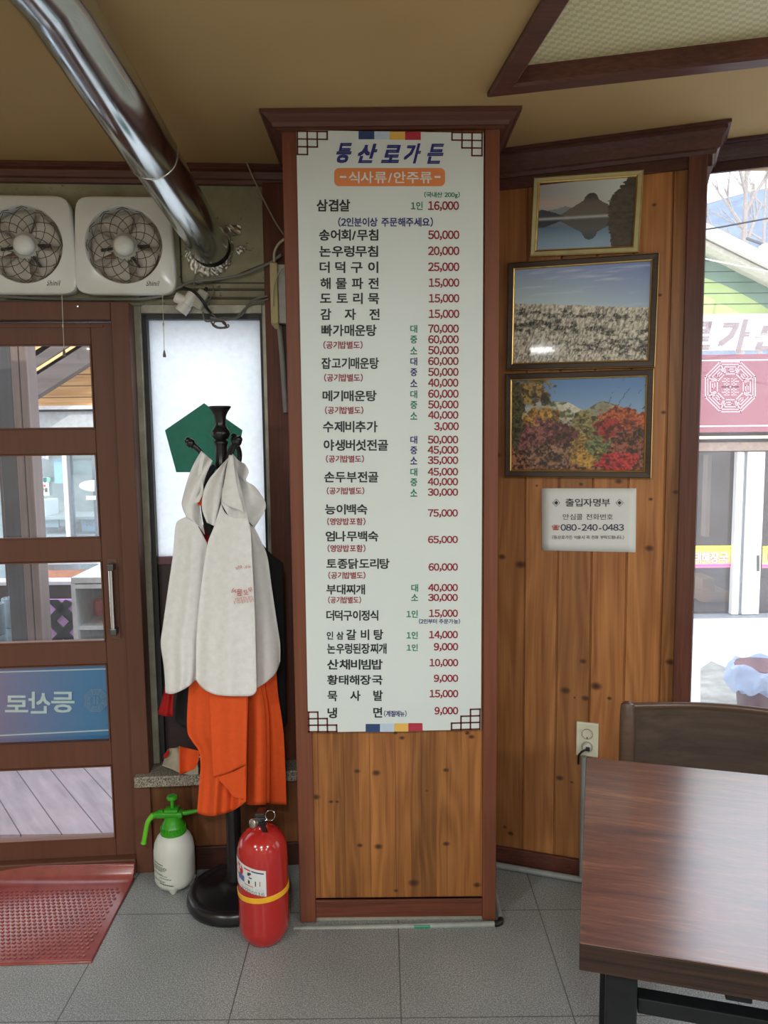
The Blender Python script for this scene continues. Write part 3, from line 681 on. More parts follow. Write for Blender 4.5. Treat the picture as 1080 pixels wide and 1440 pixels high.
# ================================================================== PAPER NOTICE
def wr(px, py, t=.003): a, b = WR.sz(px, py, t); return WR.P(a, t, b)
NOTE = thing('paper_notice', 'white paper notice with a phone number below the autumn picture', 'notice', wr(828, 776, 0), WR.ang)
cn = [(761.7, 686.7), (895, 686.7), (893.8, 776.8), (762, 774)]
mb = MB(); gp = []
for i in range(9):
    row = []
    for j in range(13):
        u = j / 12; v = i / 8
        x = (cn[0][0] * (1 - u) + cn[1][0] * u) * (1 - v) + (cn[3][0] * (1 - u) + cn[2][0] * u) * v
        y = (cn[0][1] * (1 - u) + cn[1][1] * u) * (1 - v) + (cn[3][1] * (1 - u) + cn[2][1] * u) * v
        row.append(wr(x, y, .0025 + .003 * max(0, u - .7) * v))
    gp.append(row)
mb.grid(gp); mb.build('sheet', plain('white paper', (.70, .72, .71), .6, var=.02), NOTE, solid=.0006)
np_ = lambda x, y: wr(x, y, .0042)
cp = lambda x, y: (740 + x / 6, 670 + y / 6)
def NTX(mb, txt, x0, x1, y0, y1, off=.0): a = cp(x0, y0); b = cp(x1, y1); put_text(mb, txt, a[0], b[0], a[1], b[1], np_, off)
INKB = plain('ink black', (.02, .022, .026), .5)
for lt_ in (('출입자명부', 332, 708, 186, 254, .010), ('안심콜 전화번호', 308, 732, 316, 366, .0), ('(등산로가든 이용시 꼭 전화 부탁드립니다.)', 220, 825, 497, 530, .004)):
    mb = MB(); NTX(mb, *lt_); mb.build('black_lettering', INKB, NOTE)
mb = MB()
for cx_ in (253, 787):
    a, b = cp(cx_, 222)
    mb.flat([np_(a - 3, b), np_(a, b - 3), np_(a + 3, b), np_(a, b + 3)])
    for r0_, r1_ in ((4.9, 5.6),):
        for q in range(4):
            e0 = [(-1, 0), (0, -1), (1, 0), (0, 1)][q]; e1 = [(-1, 0), (0, -1), (1, 0), (0, 1)][(q + 1) % 4]
            mb.flat([np_(a + e0[0] * r0_, b + e0[1] * r0_), np_(a + e1[0] * r0_, b + e1[1] * r0_), np_(a + e1[0] * r1_, b + e1[1] * r1_), np_(a + e0[0] * r1_, b + e0[1] * r1_)])
mb.build('diamond_mark', INKB, NOTE)
mb = MB(); NTX(mb, '080-240-0483', 290, 825, 402, 458, .012); mb.build('phone_number', plain('ink navy', (.016, .018, .07), .5), NOTE)
mb = MB(); NTX(mb, '☎', 216, 282, 408, 454, .01); mb.build('telephone_symbol', plain('ink red', (.45, .02, .02), .5), NOTE)

# ================================================================== PICTURES
def vnoise(x, y, seed=0):
    """smooth value noise on arrays"""
    r = np.random.default_rng(seed); g = r.random((256, 256))
    xi = np.floor(x).astype(int); yi = np.floor(y).astype(int); fx = x - xi; fy = y - yi
    fx = fx * fx * (3 - 2 * fx); fy = fy * fy * (3 - 2 * fy)
    a = g[xi % 256, yi % 256]; b = g[(xi + 1) % 256, yi % 256]; c_ = g[xi % 256, (yi + 1) % 256]; d = g[(xi + 1) % 256, (yi + 1) % 256]
    return (a * (1 - fx) + b * fx) * (1 - fy) + (c_ * (1 - fx) + d * fx) * fy
def fbm(x, y, seed=0, o=4):
    return sum(vnoise(x * 2 ** k, y * 2 ** k, seed + k) / 2 ** k for k in range(o)) / (2 - 2 ** (1 - o))
def L(c_): return np.array(srgb(*c_))
def lerp(a, b, t_): t_ = np.clip(t_, 0, 1)[..., None]; return a * (1 - t_) + b * t_
def paint(name, place, art, nu, nv, parent, mat):
    u, v = np.meshgrid((np.arange(nu) + .5) / nu, (np.arange(nv) + .5) / nv)
    C_ = np.clip(art(u, v) * 1.2, 0, 1)          # v = 0 at the top, one colour per face
    q = MB(); q.grid([[place(j / nu, i / nv) for j in range(nu + 1)] for i in range(nv + 1)], False)
    o = q.build(name, mat, parent); me = o.data; at_ = me.color_attributes.new('art', 'FLOAT_COLOR', 'CORNER')
    cc = np.ones((nv * nu, 4, 4), np.float32); cc[:, :, :3] = C_.reshape(-1, 1, 3)
    at_.data.foreach_set('color', cc.reshape(-1)); return o
def art_lake(u, v):
    sky = lerp(L((150, 150, 150)), L((188, 196, 196)), u * 1.2); sky = lerp(sky, L((190, 165, 150)) * np.ones_like(sky), np.exp(-((v - .30) / .08) ** 2) * (1 - u) * .6)
    wl = .53 + 0 * u
    def land(vv, mirror=False):
        base = lerp(L((185, 205, 215)), L((70, 105, 135)), (vv - .0) / .45) if mirror else sky
        n = fbm(u * 14, vv * 6, 3) * .03
        far = .40 - .05 * np.exp(-((u - .28) / .12) ** 2) + n
        left = .38 + .13 * np.clip((u - .02) / .28, 0, 1) ** 1.5 + n
        mid = .49 - .19 * np.exp(-((u - .55) / .20) ** 2) + n
        du = np.abs(u - .555); peak = np.where(du < .08, .185 + .105 * (du / .08) ** 3, .29 + (du - .08) * .8) + .012 * (fbm(u * 40, v * 3, 8) - .5)
        h = vv
        cc = base.copy()
        cc = np.where((h > far)[..., None], L((120, 128, 138)), cc); cc = np.where((h > mid)[..., None], lerp(L((92, 88, 82)) * np.ones_like(cc), L((120, 112, 100)), (h - .3) / .2), cc)
        cc = np.where((h > peak)[..., None], lerp(L((62, 62, 62)) * np.ones_like(cc), L((98, 92, 86)), (h - .22) / .12), cc)
        cc = np.where((h > left)[..., None], L((62, 66, 76)), cc)
        return cc
    img = land(v)
    refl = land(np.clip(2 * wl - v, 0, 1), True) * np.array([.72, .80, .88])
    refl = lerp(refl, L((110, 135, 160)) * np.ones_like(refl), (v - .62) * .9)
    img = np.where((v > wl)[..., None], refl, img)
    img = lerp(img, L((168, 174, 178)) * np.ones_like(img), np.exp(-((v - .535) / .02) ** 2) * (.75 + .25 * fbm(u * 30, v * 8, 5)))
    edge = .80 + .10 * np.cos(v * 5.5) * .8 - .13 * (v > .18) * np.exp(-((v - .45) / .22) ** 2) + .05 * (fbm(u * 22, v * 30, 9) - .5) + .09 * np.clip(.15 - v, 0, 1)
    tree = u > np.interp(v, [0, .05, .2, .35, .5, .62, .75, 1], [.93, .89, .80, .735, .745, .735, .75, .80]) + .07 * (fbm(u * 26, v * 34, 9) - .5)
    bark = lerp(L((46, 44, 40)) * np.ones_like(img), L((92, 84, 74)), fbm(u * 20, v * 26, 12) * .9)
    return np.where(tree[..., None], bark, img)
def art_reed(u, v):
    n1 = fbm(u * 6, v * 7, 21); n2 = fbm(u * 60 + 8 * n1, v * 46, 22, 3); n3 = fbm(u * 120 + v * 40, v * 70, 23, 2)
    O = np.ones(u.shape + (3,))
    sky = lerp(lerp(L((140, 156, 186)) * O, L((110, 130, 188)), u), L((180, 202, 210)), v * 2.4 * (1.15 - u * .6))
    sky = lerp(sky, L((205, 216, 224)) * O, np.clip(fbm(u * 4 + v * 8, v * 26, 26) - .58, 0, 1) * 1.6)
    hor = .36 + .10 * u + .03 * (n1 - .5) + .02 * (n2 - .5)
    d = np.clip((v - hor) / .6, 0, 1)
    rows_ = np.exp(-((v - hor - .10) / .035) ** 2) + np.exp(-((v - hor - .23) / .05) ** 2) * np.clip(1.5 - u * 1.1, 0, 1) + np.exp(-((v - hor - .42) / .09) ** 2) * np.clip(u * 1.5 - .2, 0, 1)
    dark = np.clip((fbm(u * 26, v * 34 - u * 4, 24) * .8 + rows_ * .25 - .48) * 6, 0, 1) * np.clip(d * 9, 0, 1)
    blades = fbm(u * 95 + 20 * v, v * 34, 27, 2)
    g = lerp(L((120, 116, 104)) * O, L((214, 208, 194)), (blades - .25) * 1.9)
    g = lerp(g, lerp(L((26, 30, 30)) * O, L((104, 100, 90)), (blades - .35) * 2.4), dark * .9)
    g = lerp(g, L((222, 218, 208)) * O, np.clip((n3 - .64) * 6, 0, 1) * .6)
    return np.where((v > hor)[..., None], g, sky)
def art_autumn(u, v):
    n1 = fbm(u * 7, v * 6, 31); n2 = fbm(u * 60, v * 46, 32, 3); n3 = fbm(u * 18, v * 16, 33, 3)
    O = np.ones(u.shape + (3,))
    img = lerp(L((84, 124, 172)) * O, L((140, 168, 194)), v * 1.8)
    ridge = .235 + .10 * np.exp(-((u - .55) / .09) ** 2) + .17 * np.clip((u - .7) / .3, 0, 1) + .12 * np.clip((.22 - u) / .2, 0, 1) + .02 * (n3 - .5)
    rock = lerp(L((118, 116, 98)) * O, L((206, 202, 188)), (n1 * .7 + n3 * .5 - .35) * 2.4)
    rock = lerp(rock, L((84, 92, 62)) * O, np.clip((n3 - .52) * 6, 0, 1) + np.exp(-((u - .62) / .09) ** 2) * .5)
    img = np.where((v > ridge)[..., None], rock, img)
    wx = u + .05 * (fbm(u * 11, v * 9, 61) - .5); wy = v + .07 * (fbm(u * 12, v * 10, 62) - .5)
    def blob(img, cx_, cy_, rx, ry, ca, cb, seed):
        e = ((wx - cx_) / rx) ** 2 + ((wy - cy_) / ry) ** 2 + (fbm(u * 24, v * 20, seed) - .5) * 1.9
        leaf = .6 * fbm(u * 80, v * 60, seed + 5, 2) + .4 * fbm(u * 22, v * 18, seed + 9, 2); cc = lerp(L(ca) * O, L(cb), (leaf - .33) * 3.0)
        cc = lerp(cc, L((34, 26, 22)) * O, np.clip((fbm(u * 34, v * 28, seed + 3, 3) - .54) * 6, 0, .75))
        return lerp(img, cc, np.clip((1 - e) * 4, 0, 1))
    base = lerp(L((40, 28, 24)) * O, L((150, 100, 72)), (n2 - .33) * 2.8)
    img = lerp(img, base, np.clip((v - .52 - .1 * (n1 - .5)) * 9, 0, 1))
    for a in ((.24, .40, .16, .12, (120, 86, 40), (196, 150, 72), 41), (.58, .58, .14, .24, (84, 80, 48), (146, 136, 84), 42), (.20, .62, .22, .20, (72, 42, 46), (146, 92, 88), 43), (.42, .66, .14, .22, (46, 26, 28), (104, 58, 54), 44),
              (.30, .84, .24, .16, (44, 36, 32), (150, 110, 88), 45), (.58, .80, .14, .18, (104, 84, 40), (186, 142, 66), 46), (.66, .72, .09, .16, (58, 70, 46), (124, 128, 84), 47), (.86, .46, .19, .16, (116, 44, 30), (192, 100, 58), 48),
              (.74, .55, .11, .12, (92, 26, 28), (160, 52, 46), 49), (.90, .70, .14, .20, (50, 30, 26), (146, 84, 64), 50), (.82, .92, .17, .11, (112, 24, 30), (188, 60, 62), 51), (.12, .10, .20, .16, (52, 58, 36), (160, 132, 74), 52), (.03, .40, .06, .40, (38, 40, 30), (92, 86, 54), 53), (.27, .22, .05, .07, (44, 48, 38), (88, 88, 66), 54)):
        img = blob(img, *a)
    tw = (np.abs(np.sin((u * 31 + v * 17 + 3 * n1))) < .09) & (u > .72) & (v < .34) & (n3 > .44)
    return np.where(tw[..., None], L((70, 62, 66)), img)
def picture(name, label, outer, inner, art, fmat, lipmat, depth, fw, nu, nv, base=0.0):
    oc = np.array([WR.sz(x, y, depth) for x, y in outer]); ic = np.array([WR.sz(x, y, depth) for x, y in inner])
    def rect(c_):
        w_ = (np.linalg.norm(c_[1] - c_[0]) + np.linalg.norm(c_[2] - c_[3])) / 2; h_ = (np.linalg.norm(c_[3] - c_[0]) + np.linalg.norm(c_[2] - c_[1])) / 2
        d = c_[1] - c_[0] + c_[2] - c_[3]; return c_.mean(0), w_, h_, math.atan2(d[1], d[0])
    m, w_, h_, a = rect(oc); mi, wi, hi, _ = rect(ic)
    ca, sa = math.cos(a), math.sin(a)
    def P(x, z, t_): return WR.P(m[0] + x * ca - z * sa, t_, m[1] + x * sa + z * ca)
    th = thing(name, label, 'picture', WR.P(m[0], base, m[1] - h_ / 2), WR.ang)
    q = MB(); wo, ho, w2, h2 = w_ / 2, h_ / 2, wi / 2, hi / 2
    prof = lambda sx, sz: [P(sx * wo, sz * ho, base + .001), P(sx * wo, sz * ho, depth - .003), P(sx * (wo - .003), sz * (ho - .003), depth), P(sx * (w2 + .006), sz * (h2 + .006), depth - .001), P(sx * (w2 + .004), sz * (h2 + .004), depth - .006), P(sx * (w2 + .004), sz * (h2 + .004), base + .001)]
    rows = [prof(sx, sz) for sx, sz in ((-1, 1), (1, 1), (1, -1), (-1, -1), (-1, 1))]
    q.grid(rows, False); q.build('frame', fmat, th)
    q = MB(); pr2 = lambda sx, sz: [P(sx * (w2 + .0055), sz * (h2 + .0055), depth - .003), P(sx * (w2 + .0045), sz * (h2 + .0045), depth + .0005), P(sx * (w2 + .0015), sz * (h2 + .0015), depth - .001), P(sx * w2, sz * h2, depth - .006)]
    q.grid([pr2(sx, sz) for sx, sz in ((-1, 1), (1, 1), (1, -1), (-1, -1), (-1, 1))], False)
    pr3 = lambda sx, sz: [P(sx * wo, sz * ho, depth - .003), P(sx * (wo + .0005), sz * (ho + .0005), depth - .0005), P(sx * (wo - .0012), sz * (ho - .0012), depth + .0006)]
    q.grid([pr3(sx, sz) for sx, sz in ((-1, 1), (1, 1), (1, -1), (-1, -1), (-1, 1))], False)
    q.build('gold_edging', lipmat, th)
    paint('photograph', lambda u, v: P((u - .5) * wi, (.5 - v) * hi, depth - .006), art, nu, nv, th, painted('photograph ' + label[:14], .4, .35, .05))
    q = MB(); q.flat([P(-wo + .004, ho - .004, base + .0015), P(wo - .004, ho - .004, base + .0015), P(wo - .004, -ho + .004, base + .0015), P(-wo + .004, -ho + .004, base + .0015)]); q.build('backing', BLACKM, th)
    return th
GOLD = plain('gold edging', (.55, .36, .12), .3, .8, var=.2)
PALE = plain('pale gold frame', (.50, .45, .24), .35, .3, var=.1)
DKF = trimwood('dark brown picture frame', (.045, .026, .018), .35, 'x', .3)
picture('picture_frame', 'small pale gold framed photograph of a mountain lake, topmost of the three', [(748, 249), (903, 239), (900, 353), (747, 361)], [(758, 258), (893, 248), (890, 345), (757, 350)], art_lake, PALE, GOLD, .016, .02, 130, 92)
picture('picture_frame', 'dark framed photograph of a pale silver grass field under blue sky', [(714, 369), (926, 356), (922, 515), (712, 521)], [(724, 379), (914, 369), (911, 506), (722, 511)], art_reed, DKF, GOLD, .018, .03, 230, 165)
picture('picture_frame', 'dark framed photograph of red autumn trees below a rocky mountain', [(712, 524), (921, 520), (914, 671), (708, 672)], [(721, 534), (908, 531), (904, 661), (718, 660)], art_autumn, DKF, GOLD, .018, .03, 230, 165)

# ================================================================== OUTLET, CONDUITS
IV = plain('ivory plastic', (.62, .60, .46), .35, var=.05)
s0, z1 = WR.sz(810.5, 1015, .012); s1, z0 = WR.sz(841, 1066, .012)
OUT = thing('power_outlet', 'ivory double power outlet on the pine wall behind the table corner', 'outlet', WR.P((s0 + s1) / 2, 0, z0), WR.ang)
M = WR.M(); mb = MB(); mb.box(s0, s1, -.012, -.0005, z0, z1, M, .003); mb.box(s0 + .013, s1 - .012, -.0135, -.012, z0 + .02, z1 - .02, M, .001); mb.build('faceplate', IV, OUT)
sc_ = (s0 + s1) / 2
zc1 = WR.sz(824, 1032, .013)[1]; zc2 = WR.sz(824, 1050, .013)[1]
for zc in (zc1, zc2):
    q = MB(); Mx = Matrix.Translation(Vector(WR.P(sc_, .0135, zc))) @ Matrix.Rotation(WR.ang, 4, 'Z') @ Matrix.Rotation(math.pi / 2, 4, 'X')
    q.lathe([(.0175, 0), (.0175, .002), (.0150, .002), (.0145, -.009)], 28, Mx, cap=False); q.lathe([(.0145, -.008), (.0001, -.008)], 28, Mx, cap=False)
    so = q.build('socket', plain('grey socket well', (.30, .30, .25), .4), OUT)
    q = MB()
    for dx in (-.007, .007): q.lathe([(.0028, -.0078), (.0001, -.0078)], 10, Mx @ Matrix.Translation((dx, .002, .0005)), cap=False)
    q.box(-.002, .002, -.0145, -.010, -.0075, .0005, Mx); q.build('socket_hole', BLACKM, so)
PLUG = thing('plug', 'black-rimmed plug pushed into the lower socket of the ivory outlet', 'plug', WR.P(sc_, .014, zc2), WR.ang)
Mx = Matrix.Translation(Vector(WR.P(sc_, .006, zc2))) @ Matrix.Rotation(WR.ang, 4, 'Z') @ Matrix.Rotation(math.pi / 2, 4, 'X')
q = MB(); q.lathe([(.0138, .0), (.0138, .018), (.011, .022), (.0001, .022)], 24, Mx, cap=False); q.build('plug_body', plain('white plug', (.6, .6, .55), .35), PLUG)
q = MB(); q.box(-.003, .010, -.006, .006, .020, .030, Mx, .002); q.tube([WR.P(sc_ - .002, .030, zc2 - .003), WR.P(sc_ - .015, .034, zc2 - .010), WR.P(sc_ - .024, .026, zc2 - .025), WR.P(sc_ - .026, .012, zc2 - .06)], .0032, 8); q.build('cord', BLACKM, PLUG)
ps0 = WR.sz(821, 1120, .01)[0]
q = MB(); q.tube([WR.P(ps0, .022, z) for z in (z0 + .004, .30, .02)], .0095, 12)
tag(q.build('conduit', GREYP), 'grey upright conduit running down from the ivory outlet', 'conduit')
q = MB(); q.tube([WR.P(s, .028, .011) for s in (-.16, .0, .3, .40)], .010, 12)
tag(q.build('conduit', GREYP), 'grey conduit lying along the foot of the pine wall', 'conduit')
# conduit at the foot of the pillar
q = MB(); q.tube([atY(413, 1307, 2.118), atY(560, 1303, 2.118), atY(696, 1299.5, 2.118)], .0085, 14)
con = tag(q.build('conduit', plain('pale grey conduit', (.30, .32, .30), .4)), 'pale grey conduit along the front foot of the pillar with green tape', 'conduit')
q = MB(); q.tube([atY(582, 1302.8, 2.118), atY(605, 1302.2, 2.118)], .0091, 14); q.build('green_tape', plain('green tape', (.01, .22, .12), .35), con)
pe = atY(699, 1299, 2.118)
q = MB(); q.tube([pe + np.array([-.008, 0, 0]), pe, pe + np.array([.010, .006, 0]), pe + np.array([.014, .02, 0])], .0095, 12); q.build('elbow', BLACKM, con)
q = MB(); q.tube([pe + np.array([.014, .02, 0]), (pe[0] + .014, 2.3, .009), (pe[0] + .014, 2.40, .009)], .0075, 12); q.build('return_pipe', GREYP, con)

# ================================================================== TABLE AND CHAIR
ta = atZ(829, 1064, .72); tb = atZ(815, 1326, .72)
TROT = math.radians(-15.5); TW, TL = .645, 1.25
TAB = thing('dining_table', 'dark walnut-topped dining table with black metal legs', 'table', (tb[0], tb[1], 0), TROT)
t = NT('walnut laminate'); o_ = t.coord()
v = t.noise(t.mapping(o_, (4.5, 30, 30)), 1, 7, .68, 1.2); w = t.noise(t.mapping(o_, (2.4, 8, 8)), 1, 4, .55, .8); f_ = t.noise(t.mapping(o_, (22, 240, 240)), 1, 3, .6)
m_ = t.math('ADD', t.math('ADD', t.math('MULTIPLY', v, .5), t.math('MULTIPLY', w, .3)), t.math('MULTIPLY', f_, .2))
t.set(t.ramp(m_, [(.36, (.045, .013, .010)), (.47, (.095, .028, .018)), (.56, (.155, .050, .027)), (.66, (.30, .12, .050))]), .45, 0, .3, 1.0, .22); t.b.inputs['Coat IOR'].default_value = 2.1; t.bump(m_, .10, .0012); WAL = t.m
t = NT('walnut edge band'); o_ = t.coord(); v = t.noise(t.mapping(o_, (2, 60, 120)), 1, 5, .6); t.set(t.ramp(v, [(.35, (.012, .007, .005)), (.65, (.042, .021, .013))]), .5, 0, .25); EDGE = t.m
q = MB(); q.box(0, TL, 0, TW, .678, .7185, None, .0015); q.build('edge_band', EDGE, TAB, world=False)
q = MB(); q.box(.0004, TL - .0004, .0004, TW - .0004, .7186, .7205, None, .0006); q.build('tabletop', WAL, TAB, world=False)
LEGM = plain('black steel', (.007, .008, .009), .5, .0, .25, var=.2)
for (x, y) in ((.038, .045), (TL - .083, .045), (.038, TW - .09), (TL - .083, TW - .09)):
    q = MB(); q.box(x, x + .045, y, y + .045, .004, .677, None, .003); q.build('leg', LEGM, TAB, world=False)
    q = MB(); q.box(x + .004, x + .041, y + .004, y + .041, .0, .004); q.build('foot_pad', BLACKM, TAB, world=False)
q = MB()
for y in (.055, TW - .08): q.box(.084, TL - .083, y, y + .025, .585, .61, None, .002)
for x in (.048, TL - .073): q.box(x, x + .025, .09, TW - .09, .61 - .025, .61, None, .002)
q.build('rail', LEGM, TAB, world=False)
q = MB(); q.box(.2, .235, .035, TW - .035, .645, .677, None, .002); q.box(TL - .3, TL - .26, .035, TW - .035, .645, .677, None, .002); q.build('cross_bar', LEGM, TAB, world=False)

cp_ = atY(883, 990, 1.80)
CH = thing('dining_chair', 'dark brown wooden chair behind the table with a solid curved backrest', 'chair', (cp_[0], cp_[1], 0), TROT)
CW = .46
CHM = trimwood('dark stained chair wood', (.085, .050, .034), .3, 'x', .25, 90)
CHM2 = trimwood('dark chair panel', (.062, .042, .032), .33, 'x', .3, 60)
# local: x along the back, y away from the table; back posts lean away a little
bz = cp_[2]
for x in (0.0, CW):
    q = MB(); q.tube([(x, -.025, 0), (x, -.03, .40), (x, -.012, .6), (x, .003, bz - .03), (x, .010, bz - .004), (x, .013, bz + .002)], [.019, .020, .019, .018, .016, .008], 12); q.build('back_post', CHM, CH, world=False)
    q = MB(); xf = x + (-.014 if x == 0 else 0); q.tube([(xf, -.38, 0), (xf, -.38, .43)], [.016, .020], 12); q.build('front_leg', CHM, CH, world=False)
rows = []
for i in range(15):
    u = i / 14; x = .012 + u * (CW - .024); bow = .045 * math.sin(math.pi * u); top = bz - .012 + .018 * math.sin(math.pi * u) * 0
    rows.append([(x, bow + .000 - .009, .56), (x, bow + .010 - .009, top - .004), (x, bow + .012 - .003, top), (x, bow + .012 + .007, top), (x, bow + .010 + .011, top - .004), (x, bow + .011, .56), (x, bow - .009, .56)])
q = MB(); q.grid(rows); q.flat(rows[0][:6]); q.flat(rows[-1][:6]); q.build('backrest', CHM2, CH, world=False)
q = MB(); rr = [(r_[2][0], r_[2][1] + .005, r_[2][2] + .003) for r_ in rows]; q.tube(rr, .0085, 10); q.build('top_rail', CHM, CH, world=False)
q = MB(); q.box(.018, CW + .02, -.41, .0, .43, .455, None, .01); q.build('seat', CHM, CH, world=False)
q = MB(); q.box(.03, CW, -.39, -.37, .37, .43); q.box(.02, .04, -.38, -.03, .37, .43); q.box(CW - .01, CW + .01, -.40, -.03, .37, .43); q.box(0, CW, -.04, -.02, .37, .43); q.build('seat_frame', CHM, CH, world=False)

# ================================================================== DUCT
STEEL = NT('galvanised steel'); o_ = STEEL.coord()
STEEL.set((.60, .63, .63), STEEL.ramp(STEEL.noise(o_, 25, 4, .6), [(.3, (.12, .12, .12)), (.7, (.20, .20, .20))]), 1.0); STEEL = STEEL.m
def atD(x, y, d): return CAM + ray(x, y) * d
d0 = WL.P(*(lambda a: (a[0], -.02, a[1]))(WL.sz(299, 352, .0))); d1 = atD(80, 0, 1.36)
d1[2] = min(d1[2], CEIL - .072)
DUCT = thing('exhaust_duct', 'shiny steel exhaust duct slanting from the ceiling into the olive wall', 'duct', d0)
dv = (d1 - d0) / np.linalg.norm(d1 - d0); LN = np.linalg.norm(d1 - d0)
def onduct(f): return d0 + dv * f
js = None
# the joint: where the axis passes pixel row 213
best = min(np.linspace(.2, LN, 400), key=lambda f: abs((lambda c_: 720 + F * c_[1] / c_[2])(ROT.T @ (onduct(f) - CAM)) - 213)); js = best
q = MB(); q.tube([onduct(f) for f in (.055, .06, js - .03, js)], .061, 48); q.build('lower_pipe', STEEL, DUCT)
q = MB(); q.tube([onduct(f) for f in (js - .018, js - .015, js + .3, LN)] + [onduct(LN) + np.array([dv[0] * .05, dv[1] * .05, dv[2] * .02]), onduct(LN) + np.array([dv[0], dv[1], 0])], [.0625] + [.0635] * 5, 48); q.build('upper_pipe', STEEL, DUCT)
q = MB(); q.tube([onduct(f) for f in (js - .020, js - .014)], .0642, 48); q.build('joint_rim', plain('bright rim', (.6, .6, .6), .25, 1), DUCT)
q = MB(); q.tube([onduct(f) for f in (-.03, .055)], .0595, 40); q.build('black_sleeve', BLACKM, DUCT)
# crumpled foil collar and scraps of foil on the wall
FOIL = plain('crumpled aluminium foil', (.62, .61, .57), .35, .9, var=.25, scale=60, bump=.8)
q = MB(); rows = []; hs, hz = WL.sz(297, 350, .0)
NA = 90; jt = [rng.random() for _ in range(NA)]
for k in range(5):
    row = []
    for i in range(NA):
        a = 2 * math.pi * i / NA; low = max(0, -math.sin(a + .5)); jag = .5 * jt[i // 6 * 6 % NA] + .5 * jt[(i * 7) % NA]
        rr_ = .060 + (.005 + .016 * low + .012 * jag * (.4 + low)) * k / 4
        row.append(WL.P(hs + rr_ * math.cos(a) * 1.05, .014 - .011 * k / 4 + .004 * rng.random(), hz + rr_ * math.sin(a)))
    row.append(row[0]); rows.append(row)
q.grid(rows, False); q.build('foil_collar', FOIL, DUCT)
for (px, py, w_, h_) in ((327, 325, .05, .035), (338, 352, .028, .022), (283, 372, .018, .04), (272, 350, .02, .018)):
    q = MB(); a, b = WL.sz(px, py, .0); g = [[WL.P(a + (j / 5 - .5) * w_ + (rng.random() - .5) * .006, .004 + .008 * rng.random(), b + (.5 - i / 4) * h_ + (rng.random() - .5) * .008) for j in range(6)] for i in range(5)]
    q.grid(g, False); q.build('foil_scrap', FOIL, DUCT)

